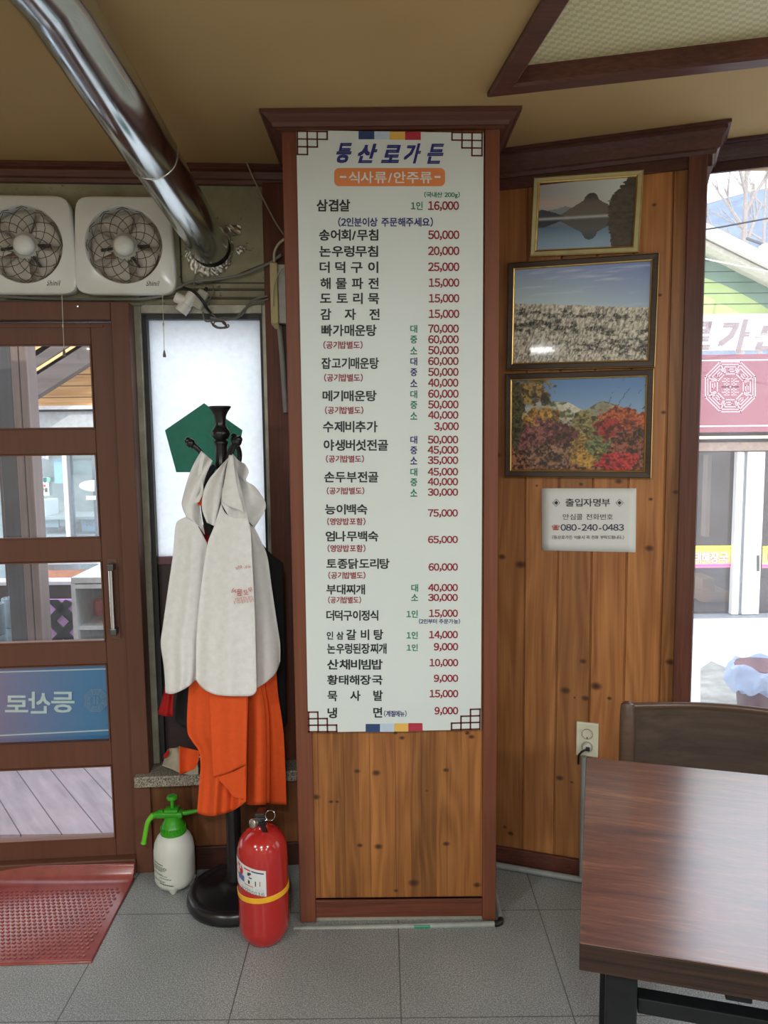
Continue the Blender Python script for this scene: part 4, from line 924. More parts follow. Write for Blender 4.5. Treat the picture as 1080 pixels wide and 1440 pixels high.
# ================================================================== EXHAUST FANS
FANW = plain('glossy white fan plastic', (.76, .78, .77), .16, var=.02)
WIREM = plain('bronze grille wire', (.10, .075, .05), .4, .5)
def make_fan(label, cpx):
    (sc0, zc0) = WL.sz(*cpx, .05); R_ = .117
    fan = thing('exhaust_fan', label, 'fan', WL.P(sc0 , 0, zc0 - .155), WL.ang, group='white square exhaust fans above the door')
    def P(a, b, t_): return WL.P(sc0 + a, t_, zc0 + b)
    n = 96; rings = []
    def sup(a, hw, e, sy=1.0):
        c_, s_ = math.cos(a), math.sin(a); k = (abs(c_) ** e + abs(s_) ** e) ** (-1 / e)
        y_ = s_ * k * hw * .99; x_ = c_ * k * hw * (1.0 - .045 * (y_ / hw))      # a little narrower at the top
        return x_, y_
    prof = [(.148, .0, 8), (.1505, .030, 8), (.150, .040, 8), (.147, .046, 9), (.142, .048, 9)]
    for hw, t_, e in prof: rings.append([P(*sup(2 * math.pi * i / n, hw, e), t_) for i in range(n)])
    for r_, t_ in ((R_ + .004, .050), (R_ + .001, .0505), (R_ - .001, .048), (R_ - .004, .030), (R_ - .006, .006)): rings.append([P(r_ * math.cos(2 * math.pi * i / n), r_ * math.sin(2 * math.pi * i / n) + .002, t_) for i in range(n)])
    q = MB(); q.grid([r_ + [r_[0]] for r_ in rings]); q.build('housing', FANW, fan)
    q = MB(); q.lathe([(R_ - .004, 0), (.0001, 0)], 40, WL.M(sc0, .004, zc0) @ Matrix.Rotation(math.pi / 2, 4, 'X'), cap=False); q.build('shutter', plain('pale shutter flaps', (.50, .46, .40), .4, var=.25, scale=18), fan)
    q = MB()
    for z in (-.075, -.025, .025, .075): q.box(-.10, .10, -.010, -.006, z - .0015, z + .0015, WL.M(sc0, 0, zc0))
    q.build('shutter_gap', plain('daylight gap colour', (.42, .19, .09), .4), fan)  # peach strips coloured like outside light coming through the louver
    # blades
    for k in range(5):
        a0 = 2 * math.pi * k / 5 + .55; q = MB(); g = []
        for i in range(7):
            r_ = .030 + .072 * i / 6; g.append([P(r_ * math.cos(a0 + (j / 6 - .5) * 1.02), r_ * math.sin(a0 + (j / 6 - .5) * 1.02), .014 + .018 * (j / 6)) for j in range(7)])
        q.grid(g); q.build('blade', plain('milky blade', (.55, .53, .49), .25, var=.06), fan, solid=.0015)
    for a0 in (3.3, 5.3, .02): q = MB(); q.box(.03, .075, -.035, -.028, -.004, .004, WL.M(sc0, 0, zc0) @ Matrix.Rotation(-a0, 4, 'Y')); q.build('motor_arm', BLACKM, fan)
    # hub
    q = MB(); Mh = WL.M(sc0, 0, zc0) @ Matrix.Rotation(math.pi / 2, 4, 'X')
    q.lathe([(.030, .034), (.0315, .046), (.030, .054), (.024, .061), (.012, .065), (.0001, .066)], 40, Mh, cap=False); q.build('hub', FANW, fan)
    q = MB(); q.lathe([(.042, .028), (.040, .034), (.031, .038)], 40, Mh, cap=False); q.build('hub_ring', plain('pale ring', (.46, .44, .40), .35), fan)
    # two families of zigzag wires
    q = MB(); N = 12
    def gp(r_, k): a = 2 * math.pi * k / N; return P(r_ * math.cos(a), r_ * math.sin(a), .046 + .004 * math.sin((r_ - .035) / .085 * math.pi))
    lv = [.040, .056, .074, .092, .110]
    for i in range(len(lv) - 1):
        for k in range(N):
            o0 = .5 * (i % 2)
            for sgn in (-.5, .5): q.tube([gp(lv[i], k + o0), gp((lv[i] + lv[i + 1]) / 2, k + o0 + sgn * .42), gp(lv[i + 1], k + o0 + sgn)], .0012, 5, caps=False)
    for k in range(N): 
        o0 = .5 * ((len(lv) - 1) % 2); q.tube([gp(.110, k + o0 - .3), gp(.1145, k + o0), gp(.110, k + o0 + .3)], .0012, 5, caps=False)
    q.build('wire_grille', WIREM, fan)
    q = MB()
    for k in range(N):
        a = 2 * math.pi * (k + .25) / N; q.box(.047, .112, -.046, -.0445, -.0007, .0007, WL.M(sc0, 0, zc0) @ Matrix.Rotation(a, 4, 'Y'))
    q = MB(); put_text(q, 'Shinil', .062, .104, .106, .122, lambda x, y: P(x, -y, .0492), .012, shear=.3); q.build('script_logo', BLACKM, fan)
    return fan, sc0, zc0
fanR, fs1, fz1 = make_fan('white square exhaust fan beside the steel duct', (174, 345))
fanL, fs0, fz0 = make_fan('white square exhaust fan above the door at the edge, farther from the duct', (33, 344))
# pull cords
def cord(label, px0, y0, px1, y1, knot, t0):
    a0, b0 = WL.sz(px0, y0, t0); a1, b1 = WL.sz(px1, y1, t0)
    c_ = thing('pull_cord', label, 'pull cord', WL.P(a1, t0, b1), WL.ang, group='fan pull cords')
    q = MB(); q.tube([WL.P(a0, t0, b0), WL.P(a0 * .5 + a1 * .5, t0, (b0 + b1) / 2), WL.P(a1, t0, b1)], .0010, 6); q.build('string', plain('cord string', (.55, .52, .44), .6), c_)
    q = MB(); q.lathe([(.0045, -.018), (.005, -.012), (.0025, 0), (.001, .004)], 14, Matrix.Translation(Vector(WL.P(a1, t0, b1)))); q.build('bell_pull', plain('brown bell', (.16, .12, .09), .4), c_)
    ak, bk = WL.sz(px0 * .5 + px1 * .5, knot, t0); q = MB(); q.ball(WL.P(ak, t0, bk), .0028, 6, (1, 1, 2.2)); q.build('knot', plain('cord knot', (.5, .47, .4), .6), c_)
cord('fan pull cord hanging in front of the brown door', 87, 415, 90, 492, 458, .115)
cord('fan pull cord hanging in front of the frosted window', 228.5, 412, 231, 494, 456, .075)

# ================================================================== CABLES AND BOXES ON THE LEFT WALL
def wl(px, py, t_=.02): a, b = WL.sz(px, py, t_); return WL.P(a, t_, b)
def smooth(pts, n=6):
    P_ = [np.array(p) for p in pts]; out = []
    for i in range(len(P_) - 1):
        p0, p1, p2, p3 = P_[max(i - 1, 0)], P_[i], P_[i + 1], P_[min(i + 2, len(P_) - 1)]
        for k in range(n):
            s = k / n; out.append(.5 * ((2 * p1) + (-p0 + p2) * s + (2 * p0 - 5 * p1 + 4 * p2 - p3) * s * s + (-p0 + 3 * p1 - 3 * p2 + p3) * s ** 3))
    return out + [P_[-1]]
def cable(label, pts, r, mat=CABLE, name='cable'):
    q = MB(); q.tube(smooth([wl(*p) for p in pts]), r, 7); return tag(q.build(name, mat), label, 'cable')
cable('thick grey cable running under the fans to the duct', [(0, 417, .03), (60, 420, .03), (150, 421, .03), (205, 420, .03), (232, 414, .03), (252, 404, .03), (270, 396, .03), (300, 393, .03), (340, 386, .03), (378, 370, .04), (396, 358, .07)], .0048, plain('mid grey cable', (.20, .20, .18), .5))
cable('thin dark cable rising from the duct to the pillar', [(276, 399, .024), (318, 392, .024), (350, 380, .024), (376, 369, .04), (397, 356, .07)], .003, plain('dark cable', (.06, .055, .045), .5))
cable('thin cable sagging below the fans over the door', [(0, 423, .02), (80, 424, .02), (150, 428, .05), (200, 430, .02), (232, 426, .02)], .0025)
cable('black strap cable crossing in front of the white adapter', [(258, 405, .05), (272, 410, .06), (284, 422, .06), (291, 434, .05), (296, 440, .03)], .005, BLACKM)
cable('grey loop of cable above the white adapter', [(273, 403, .03), (274, 390, .035), (280, 383, .035), (286, 388, .035), (284, 396, .03), (275, 397, .03)], .0028)
cable('thin cable looping beside the beige adapter', [(293, 401, .03), (299, 402, .03), (300, 412, .035), (294, 422, .035), (291, 432, .03), (303, 446, .03)], .002)
q = MB(); NC = 130; pts = []
for i in range(NC):
    a = i / NC * 2 * math.pi * 4; wv = .8 + .25 * math.sin(i * .37)
    pts.append(wl(308 + 15 * wv * math.cos(a) + 2 * math.sin(i * .13), 456 + 4.5 * wv * math.sin(a) + 1.5 * math.sin(i * .21), .028 + .006 * math.sin(a * 1.3)))
q.tube(pts, .0021, 6); tag(q.build('cable_coil', plain('coil cable', (.13, .10, .08), .5)), 'small coil of brown cable above the frosted window', 'cable')
cable('grey cable from the coil towards the pillar', [(296, 446, .03), (318, 450, .035), (340, 443, .03), (352, 424, .03), (376, 416, .045)], .0032, plain('grey cable b', (.17, .18, .18), .5))
cable('second grey cable from the coil towards the pillar', [(285, 438, .03), (290, 452, .03), (312, 447, .03), (332, 446, .03), (349, 430, .035), (377, 420, .045)], .0026)
cable('wire dropping from the ceiling beside the pillar', [(346, 226, .045), (353, 243, .045), (368, 275, .045), (386, 310, .05), (399, 330, .07)], .0025, plain('pale wire', (.34, .30, .22), .5))
cable('thin dark wire beside the fan running down the olive wall', [(250, 300, .006), (253, 340, .006), (255, 396, .012)], .0018, BLACKM)
# white T-shaped adapter
AD = thing('plug_adapter', 'white T-shaped plug adapter hanging in the cables', 'adapter', wl(262, 442, .04))
ax0, ax1 = wl(273, 412, .045), wl(254, 439, .045)
q = MB(); q.tube([ax0, ax0 + (ax1 - ax0) * .05, ax0 + (ax1 - ax0) * .6, ax0 + (ax1 - ax0) * .62, ax1], [.016, .0185, .0185, .0205, .0205], 26); q.build('adapter_body', WHITEP, AD)
b0, b1 = wl(262, 425, .045), wl(246, 417, .05)
q = MB(); q.tube([b0, b0 + (b1 - b0) * .9, b1], [.0165, .0165, .014], 24); q.build('side_branch', WHITEP, AD)
BX = thing('power_adapter', 'beige box power adapter beside the white adapter', 'adapter', wl(281, 437, .03))
c0, c1 = wl(288, 409, .04), wl(276, 433, .04); dd = (c1 - c0); 
q = MB(); rot = math.atan2(dd[0], -dd[2]); Mx = Matrix.Translation(Vector((c0 + c1) / 2)) @ Matrix.Rotation(WL.ang, 4, 'Z') @ Matrix.Rotation(-rot, 4, 'Y')
h = np.linalg.norm(dd) / 2; q.box(-.017, .017, -.014, .014, -h, h, Mx, .006); q.build('adapter_case', plain('greyish beige plastic', (.40, .40, .34), .4), BX)
q = MB(); q.tube([c0 + np.array([0, 0, -.002]), c0 - dd * .22], [.006, .004], 10); q.build('cable_grip', BLACKM, BX)
# trunking box on the post
TB = thing('junction_box', 'yellowed trunking box on the dark post beside the pillar', 'junction box', wl(389, 458, .03), WL.ang)
sa, za_ = WL.sz(379, 369, .075); sb, zb_ = WL.sz(392, 455, .075)
q = MB(); q.box(sa, sb, -.075, -.0305, zb_, za_, WL.M(), .003); q.build('box_front', plain('yellowed plastic', (.50, .43, .20), .4, var=.08), TB)
q = MB(); q.box(sb, sb + .045, -.068, -.0305, zb_ + .002, za_ - .004, WL.M(), .002); q.build('box_side', plain('grey trunking', (.42, .42, .40), .45), TB)
q = MB(); q.add([WL.P(sa, .075, zb_), WL.P(sb, .075, zb_), WL.P(sb, .062, zb_ - .018), WL.P(sa + .01, .062, zb_ - .012), WL.P(sa, .031, zb_), WL.P(sb, .031, zb_), WL.P(sb, .031, zb_ - .018), WL.P(sa + .01, .031, zb_ - .012)], [(0, 1, 2, 3), (4, 7, 6, 5), (0, 4, 5, 1), (1, 5, 6, 2), (2, 6, 7, 3), (3, 7, 4, 0)]); q.build('box_end', plain('yellowed plastic end', (.42, .37, .18), .4), TB)
cable('white cable arching out of the yellowed trunking box', [(386, 369, .055), (386, 356, .06), (391, 344, .065), (400, 336, .07)], .0042, plain('cream cable', (.50, .46, .34), .45))
cable('thin cream cable looping over the yellowed box face', [(399, 376, .085), (393, 382, .085), (387, 396, .085), (384, 412, .085), (384, 430, .078)], .0022, plain('cream cable b', (.50, .46, .34), .45))
q = MB(); q.tube([wl(393, 458, .045), wl(397, 500, .045), wl(402, 580, .045)], .009, 10); tag(q.build('conduit', plain('grey vertical trunking', (.25, .25, .24), .5)), 'grey trunking dropping from the yellowed box behind the pillar', 'conduit')

# ================================================================== FLOOR THINGS
# red doormat
mp = [atZ(190, 1206, .006), atZ(130, 1352, .006), atZ(0, 1358, .006)]
mx1 = -.818; my0 = 1.975; my1 = 2.385
t = NT('red rubber mat'); o_ = t.coord(); t.set(t.ramp(t.noise(o_, 12, 4, .6), [(.3, (.22, .045, .040)), (.7, (.33, .075, .062))]), .27, 0, .8); RUB = t.m
W_, D_ = 1.07, .405
MAT = thing('door_mat', 'red rubber mat with diamond studs in front of the door', 'mat', (mx1 - W_ / 2, (my0 + my1) / 2, 0))
q = MB(); rot = Matrix.Translation((mx1, my0, 0)) @ Matrix.Rotation(math.radians(1.5), 4, 'Z')
sec = [(0, .0006), (.003, .004), (.010, .006), (D_ - .04, .006), (D_ - .02, .011), (D_ - .006, .024), (D_, .044), (D_ + .003, .050)]      # the back edge curls up against the threshold
top_ = [[(x, y, z - (.004 if e else 0) * (z < .02)) for (y, z) in sec] for x, e in ((-W_, 0), (-.012, 0), (-.003, 0), (0, 1))]
q.grid([[rot @ Vector(p) for p in r_] for r_ in top_]); q.add([rot @ Vector((x, y, .0003)) for x, y in ((-W_, 0), (0, 0), (0, D_), (-W_, D_))], [(3, 2, 1, 0)]); q.build('rubber_sheet', RUB, MAT, solid=.0012)
q = MB(); px_, py_ = .0158, .0165; nx = 40; ny = int((D_ - .06) / py_)
for i in range(nx):
    for j in range(ny):
        x = -.028 - i * px_ - (.5 * px_ if j % 2 else 0); y = .020 + j * py_; a, b = .0062, .0068; h = .0096
        q.add([rot @ Vector(p) for p in ((x - a, y - b * .3, .006), (x + a * .3, y - b, .006), (x + a, y + b * .3, .006), (x - a * .3, y + b, .006), (x - a * .75, y - b * .22, h), (x + a * .22, y - b * .75, h), (x + a * .75, y + b * .22, h), (x - a * .22, y + b * .75, h))],
              [(4, 5, 6, 7), (0, 1, 5, 4), (1, 2, 6, 5), (2, 3, 7, 6), (3, 0, 4, 7)])
st = q.build('diamond_studs', RUB, MAT); st['kind'] = 'stuff'

# fire extinguisher
EX, EY, ER = -.357, 2.078, .0715
EXT = thing('fire_extinguisher', 'red fire extinguisher with a yellow band beside the pillar', 'fire extinguisher', (EX, EY, 0))
REDP = plain('glossy red paint', (.42, .018, .016), .17, var=.05, coat=.4)
Mx = Matrix.Translation((EX, EY, 0))
q = MB(); q.lathe([(.0001, .006), (.040, .002), (.046, .0), (.052, .004), (.060, .016), (.067, .030), (.0700, .042), (.0706, .046), (.0715, .050), (ER, .12), (ER, .262), (.0695, .282), (.064, .300), (.054, .315), (.040, .327), (.026, .333), (.020, .336), (.018, .344)], 64, Mx); q.build('cylinder', REDP, EXT, angle=70)
q = MB(); q.lathe([(ER + .0002, .148), (ER + .0018, .149), (ER + .0018, .163), (ER + .0002, .164)], 64, Mx @ Matrix.Translation((0, 0, .157)) @ Matrix.Rotation(math.radians(-3), 4, 'Y') @ Matrix.Translation((0, 0, -.157)), cap=False); q.build('yellow_band', plain('yellow band', (.80, .42, .02), .35), EXT)
def ep(a, z, d=.0008):
    z = .172 + (z - .173) * 1.27
    return (EX + (ER + d) * math.sin(a), EY - (ER + d) * math.cos(a), z)
def elabel(name, a0, a1, z0_, z1_, mat, par, d=.0008, n=14, skew=-.012):
    q = MB(); q.grid([[ep(a0 + (a1 - a0) * j / n, z + skew * (a0 + (a1 - a0) * j / n), d) for j in range(n + 1)] for z in (z1_, z0_)]); return q.build(name, mat, par)
lab = elabel('label_sheet', -1.75, .28, .173, .232, plain('white label', (.66, .68, .68), .35, var=.02), EXT)
LI = [('red_mark', (.50, .03, .03)), ('navy_mark', (.05, .07, .16)), ('blue_mark', (.10, .14, .36)), ('black_mark', (.03, .03, .03)), ('brown_mark', (.45, .18, .08)), ('faint_mark', (.42, .44, .44))]
def lm(i, rects):
    q = MB()
    for a0, a1, z0_, z1_ in rects:
        n = 6; q.grid([[ep(a0 + (a1 - a0) * j / n, z - .012 * (a0 + (a1 - a0) * j / n), .0013) for j in range(n + 1)] for z in (z1_, z0_)])
    q.build(LI[i][0], plain('label ' + LI[i][0], LI[i][1], .4, var=.05), lab)
lm(0, [(-.62, -.32, .2235, .2265), (.03, .055, .195, .206)]); lm(1, [(-.28, .2, .2235, .2265)]); lm(2, [(-.98, -.62, .192, .205)])
lm(3, [(-.46, -.36, .212, .219), (-.40, -.30, .216, .220), (-.40, -.27, .207, .2095), (-.44, -.36, .194, .202), (-.15, -.11, .193, .2045)]); lm(4, [(-.62, -.22, .1885, .1905)])
lm(5, [(-.6, -.22, .184 - i * .0028, .1848 - i * .0028) for i in range(3)] + [(-.14, .2, .187 - i * .0028, .1878 - i * .0028) for i in range(4)])
q = MB(); q.add([ep(-.95 + .27 * math.cos(a), .2125 + .0145 * math.sin(a) + .011, .0012) for a in np.linspace(0, 2 * math.pi, 28, False)], [list(range(28))]); q.build('red_disc', plain('label red', (.50, .03, .03), .4), lab)
def etext(txt, a0, a1, z0_, z1_, mat, off=.0, d=.0014):
    q = MB(); put_text(q, txt, a0, a1, -z1_, -z0_, lambda a, y: ep(a, -y - .012 * a, d), off); return q.build('lettering', mat, lab)
etext('3.3', -1.13, -.78, .2165, .2285, plain('label white', (.7, .7, .7), .4), .02)
etext('20210116', -.80, .2, .1735, .1805, plain('label ink', (.04, .04, .05), .4))
q = MB(); q.lathe([(.015, .336), (.015, .350), (.011, .352), (.011, .372), (.0001, .374)], 24, Mx); q.box(EX - .02, EX + .012, EY - .014, EY + .014, .352, .368, None, .003); q.build('valve', plain('dark steel valve', (.10, .10, .10), .3, .8), EXT)
Mg = Mx @ Matrix.Translation((-.016, -.012, .353)) @ Matrix.Rotation(math.radians(-35), 4, 'Z') @ Matrix.Rotation(math.radians(78), 4, 'X')
q = MB(); q.lathe([(.0125, 0), (.0125, .012), (.010, .014), (.0001, .014)], 24, Mg, cap=False); q.build('pressure_gauge', plain('gauge metal', (.42, .40, .36), .3, .8), EXT)
q = MB(); q.box(-.0065, .0075, -.008, .0, -.056, .016, Mx @ Matrix.Translation((.008, -.026, .352)) @ Matrix.Rotation(math.radians(-14), 4, 'Y') @ Matrix.Rotation(math.radians(22), 4, 'X'), .002); q.build('carry_lever', BLACKM, EXT)
q = MB(); q.box(-.014, .013, -.036, .03, .0, .011, Mx @ Matrix.Translation((.0, .004, .370)) @ Matrix.Rotation(math.radians(-12), 4, 'X'), .002); q.build('squeeze_lever', BLACKM, EXT)
q = MB(); rc = np.array([EX + .027, EY - .012, .374]); q.tube([rc + .0135 * np.array([math.cos(a), .25 * math.sin(a), math.sin(a)]) for a in np.linspace(0, 2 * math.pi, 28, False)], .0012, 8, close=True); q.tube([(EX - .01, EY - .010, .359), (EX + .028, EY - .012, .360)], .0016, 8); q.build('safety_pin', CHROME, EXT)

# pump sprayer
SX, SY = -.684, 2.338
SPR = thing('pump_sprayer', 'white pump sprayer bottle with a green head on the floor', 'sprayer', (SX, SY, 0))
GRN = plain('green plastic', (.035, .30, .012), .32, var=.08); LGRN = plain('light green plastic', (.12, .52, .015), .35, var=.06)
MILK = plain('milky white plastic', (.60, .62, .58), .4, var=.02)
Mx = Matrix.Translation((SX, SY, 0))
q = MB(); q.lathe([(.0001, .014), (.040, .010), (.054, .014), (.0615, .026), (.0635, .045), (.0640, .10), (.0635, .128), (.060, .150), (.052, .168), (.041, .180), (.036, .185)], 56, Mx); q.build('bottle', MILK, SPR, angle=70)
for k in range(4):
    a = -math.pi / 2 + .12 + k * math.pi / 2; c_ = (SX + .046 * math.cos(a), SY + .046 * math.sin(a), .0)
    q = MB(); q.lathe([(.0001, .0), (.007, .001), (.014, .012), (.019, .026)], 18, Matrix.Translation(c_)); q.build('foot', MILK, SPR)
q = MB(); q.lathe([(.0395, .178), (.0405, .183), (.040, .190), (.0375, .192), (.037, .202), (.0345, .204), (.033, .214), (.0285, .222), (.026, .232), (.0255, .240), (.0001, .242)], 48, Mx)
for k in range(24):
    a = 2 * math.pi * k / 24; q.box(.0375, .0395, -.0015, .0015, .184, .203, Mx @ Matrix.Rotation(a, 4, 'Z'))
q.build('screw_collar', GRN, SPR)
q = MB(); q.box(-.052, .034, -.016, .016, .232, .252, Mx, .006); q.box(-.024, .020, -.018, .018, .248, .262, Mx, .005)
q.tube([(SX - .03, SY, .245), (SX - .058, SY - .006, .240), (SX - .070, SY - .010, .230)], [.012, .010, .008], 12); q.build('spray_head', GRN, SPR)
q = MB(); q.lathe([(.0060, .26), (.0055, .292)], 16, Mx); q.lathe([(.0001, .288), (.016, .291), (.0175, .296), (.015, .302), (.0001, .305)], 28, Mx, cap=False); q.build('pump_knob', GRN, SPR)
q = MB(); pth = smooth([(SX - .058, SY - .010, .246), (SX - .074, SY - .016, .225), (SX - .082, SY - .018, .195), (SX - .088, SY - .02, .165), (SX - .091, SY - .02, .152)], 5); q.tube(pth, [.0075] * (len(pth) - 3) + [.009, .008, .005], 10); q.build('trigger_lever', LGRN, SPR)
q = MB(); q.tube([(SX + .03, SY, .243), (SX + .045, SY, .245), (SX + .075, SY - .004, .252), (SX + .092, SY - .006, .254)], [.008, .0075, .006, .004], 12); q.build('nozzle', GRN, SPR)
def sp(a, z): return (SX + .0646 * math.sin(a), SY - .0646 * math.cos(a), z)
q = MB(); rr_ = np.random.default_rng(3)
for z, a1, h_ in ((.100, -.80, .0035), (.0935, -.62, .0018), (.090, -.60, .0018), (.0865, -.68, .0018), (.083, -.72, .0018), (.0795, -.86, .0018), (.070, -.86, .0016), (.066, -.62, .0020), (.058, -.42, .0022), (.048, -.72, .0016), (.0445, -.78, .0016), (.0385, -.32, .0034)):
    a1 += .5; a0 = -.98; x = a0
    if z in (.058, .0385): x = -.55
    while x < a1:
        w_ = .04 + .07 * rr_.random(); q.grid([[sp(min(x + w_ * j, a1), zz - .010 * (x + .3)) for j in (0, .5, 1)] for zz in (z + h_, z)], True); x += w_ + .02
q.build('green_print', plain('green print', (.05, .14, .06), .5), SPR)

# ================================================================== COAT STAND AND APRONS
TX_, TY_ = -.475, 2.262
STD = thing('coat_stand', 'black turned coat stand with a round base hung with aprons', 'coat stand', (TX_, TY_, 0))
Mx = Matrix.Translation((TX_, TY_, 0))
q = MB(); q.lathe([(.135, .0), (.146, .004), (.150, .016), (.147, .030), (.142, .040), (.130, .043), (.124, .040), (.118, .041), (.10, .046), (.055, .052), (.045, .060), (.030, .070)], 64, Mx); q.build('base', BLACKP, STD, angle=60)
q = MB(); q.lathe([(.028, .068), (.024, .10), (.0235, .18), (.0225, .19), (.0225, .9), (.0185, .95), (.0175, 1.33)], 28, Mx); q.build('pole', BLACKP, STD)
zt = lambda y: float(atY(309, y, TY_)[2])
q = MB(); q.lathe([(.0175, zt(660)), (.020, zt(652)), (.0175, zt(648)), (.0175, zt(628)), (.020, zt(624)), (.0215, zt(622)), (.016, zt(619)), (.022, zt(616)), (.0275, zt(611)), (.0265, zt(606)), (.019, zt(602)), (.0155, zt(598)), (.0155, zt(593)), (.0175, zt(585)), (.023, zt(579)), (.030, zt(574.5)), (.032, zt(573)), (.032, zt(571.5)), (.029, zt(571)), (.020, zt(572))], 36, Mx); q.build('finial', BLACKP, STD, angle=75)
hooks = [((267.8, 623), 2.235, [(283, 637), (300, 668), (307, 690)]), ((333.5, 621), 2.20, [(324, 634), (318, 662), (311, 695)]), ((330, 618), 2.31, [(337, 640), (330, 668), (314, 690)])]
for (bx, by), yy, arm in hooks:
    B_ = atY(bx, by, yy); pts = [B_] + [atY(x, y, yy + (TY_ - yy) * (i + 1) / 3) for i, (x, y) in enumerate(arm)]
    pts[-1] = np.array([TX_, TY_, pts[-1][2]])
    q = MB(); q.tube(smooth(pts, 6), .0075, 12); hk = q.build('hook', BLACKP, STD)
    q = MB(); dvv = (pts[0] - pts[1]) / np.linalg.norm(pts[0] - pts[1]); q.ball(B_, .0135, 10); q.tube([B_ + dvv * .006, B_ + dvv * .014, B_ + dvv * .018], [.010, .010, .006], 14); q.tube([B_ - dvv * .014, B_ - dvv * .011], [.0105, .0105], 14); q.build('ball_end', BLACKP, hk)

def poly_at(P_, f):
    P_ = np.array(P_, float); d = np.r_[0, np.cumsum(np.linalg.norm(np.diff(P_, axis=0), axis=1))]; x = f * d[-1]
    return np.array([np.interp(x, d, P_[:, 0]), np.interp(x, d, P_[:, 1])])
def sm2(P_): return [tuple(p) for p in smooth([np.array(p, float) for p in P_], 5)]
def cloth(name, mat, parent, top, bottom, left, right, depth, nu=40, nv=60, thick=.0010, curve=True):
    if curve: top, bottom, left, right = [sm2(p) if len(p) > 2 else p for p in (top, bottom, left, right)]
    c00, c10, c01, c11 = [np.array(p, float) for p in (top[0], top[-1], bottom[0], bottom[-1])]
    rows = []
    for i in range(nv + 1):
        v = i / nv; row = []; l = poly_at(left, v); r_ = poly_at(right, v)
        for j in range(nu + 1):
            u = j / nu; t_ = poly_at(top, u); b = poly_at(bottom, u)
            p = (1 - v) * t_ + v * b + (1 - u) * l + u * r_ - ((1 - u) * (1 - v) * c00 + u * (1 - v) * c10 + (1 - u) * v * c01 + u * v * c11)
            row.append(atY(p[0], p[1], depth(u, v)))
        rows.append(row)
    q = MB(); q.grid(rows); return q.build(name, mat, parent, solid=thick)
WCL = film('white non-woven apron cloth', (.90, .90, .89), .22, .03, rough=.85)
ORG = film('orange apron cloth', (.78, .10, .018), .10, rough=.8)
REDC = film('red apron cloth', (.40, .012, .012), .1, rough=.8)
BLC = plain('black fabric', (.008, .008, .010), .85, var=.3)
# black jacket behind everything
JK = thing('black_jacket', 'black jacket hanging at the back of the coat stand', 'jacket', atY(330, 1020, 2.33))
cloth('jacket_body', BLC, JK, [(292, 672), (312, 660), (336, 668), (352, 730), (371, 768), (398, 792)], [(247, 1000), (253, 1020), (300, 1030), (392, 1025), (402, 1012)], [(292, 672), (286, 700), (284, 760), (262, 850), (247, 1000)], [(398, 792), (400, 880), (402, 1012)], lambda u, v: 2.345 + .012 * math.sin(u * 19 + v) * v, thick=.004)
q = MB(); q.tube([atY(331, 625, 2.19), atY(322, 650, 2.19), atY(316, 680, 2.185), atY(312, 705, 2.18)], .005, 8); q.build('hanging_loop', BLC, JK)
q = MB(); q.tube(smooth([atY(302, 655, 2.238), atY(292, 672, 2.236), atY(288, 700, 2.234), atY(291, 730, 2.232), atY(298, 752, 2.232)]), [.008] * 6 + [.013] * 18 + [.012], 10); q.build('collar', BLC, JK)
# red apron
RA = thing('apron', 'red apron mostly hidden behind the left white apron', 'apron', atY(234, 1007, 2.285), group=None)
cloth('apron_skirt', REDC, RA, [(268, 740), (300, 740)], [(222, 1004.6), (232, 1007), (243, 1007.5)], [(268, 740), (250, 840), (233, 960), (222, 1004.6)], [(300, 740), (262, 880), (245, 970), (243, 1007.5)], lambda u, v: 2.285 + .006 * math.sin(u * 9), 16, 40)
# orange aprons
OA = thing('apron', 'orange apron with its lower corner folded up, hanging in front', 'apron', atY(310, 1145, 2.20))
cloth('apron_skirt', ORG, OA, [(276, 880), (315, 870), (352, 880)], [(277, 1143), (286, 1146), (298, 1147.5), (312, 1145), (325, 1141), (336, 1135), (346, 1127)], [(276, 880), (266, 962), (263, 1024), (270, 1042), (279, 1055), (282, 1075), (280, 1104), (277, 1143)], [(352, 880), (349, 980), (347, 1060), (346, 1127)],
      lambda u, v: 2.212 + (.003 + .014 * v) * math.sin(u * 11 + .8) + .006 * math.sin(u * 27 + v * 2) * v, 60, 60)
cloth('folded_corner', ORG, OA, [(294, 960), (320, 955), (347, 960)], [(300, 1094), (322, 1086), (346, 1075)], [(294, 960), (296, 1020), (300, 1094)], [(347, 960), (347, 1020), (346, 1075)], lambda u, v: 2.192 + .006 * math.sin(u * 8) - .006 * v, 24, 30)
cloth('lower_flap', ORG, OA, [(302, 1094), (322, 1087), (345, 1077)], [(322, 1112), (330, 1122), (345, 1125)], [(302, 1094), (314, 1103), (322, 1112)], [(345, 1077), (345, 1100), (345, 1125)], lambda u, v: 2.196 + .004 * v, 20, 16)
cloth('side_flap', ORG, OA, [(252, 1049), (264, 1052), (280, 1056)], [(252, 1089), (258, 1088), (274, 1081)], [(252, 1049), (252, 1070), (252, 1089)], [(280, 1056), (279, 1070), (274, 1081)], lambda u, v: 2.262 + .030 * math.sin(u * 3.0), 18, 12)
q = MB(); P1 = [(264, 706), (275, 696), (288, 690), (287, 706), (276, 709)]
cloth('neck_strap', ORG, OA, [(289, 689), (283, 694)], [(287, 712), (265, 708)], [(289, 689), (290, 700), (287, 712)], [(283, 694), (273, 700), (265, 708)], lambda u, v: 2.205, 10, 10)
OB = thing('apron', 'orange apron with a deep fold hanging behind, next to the pillar', 'apron', atY(375, 1131, 2.235))
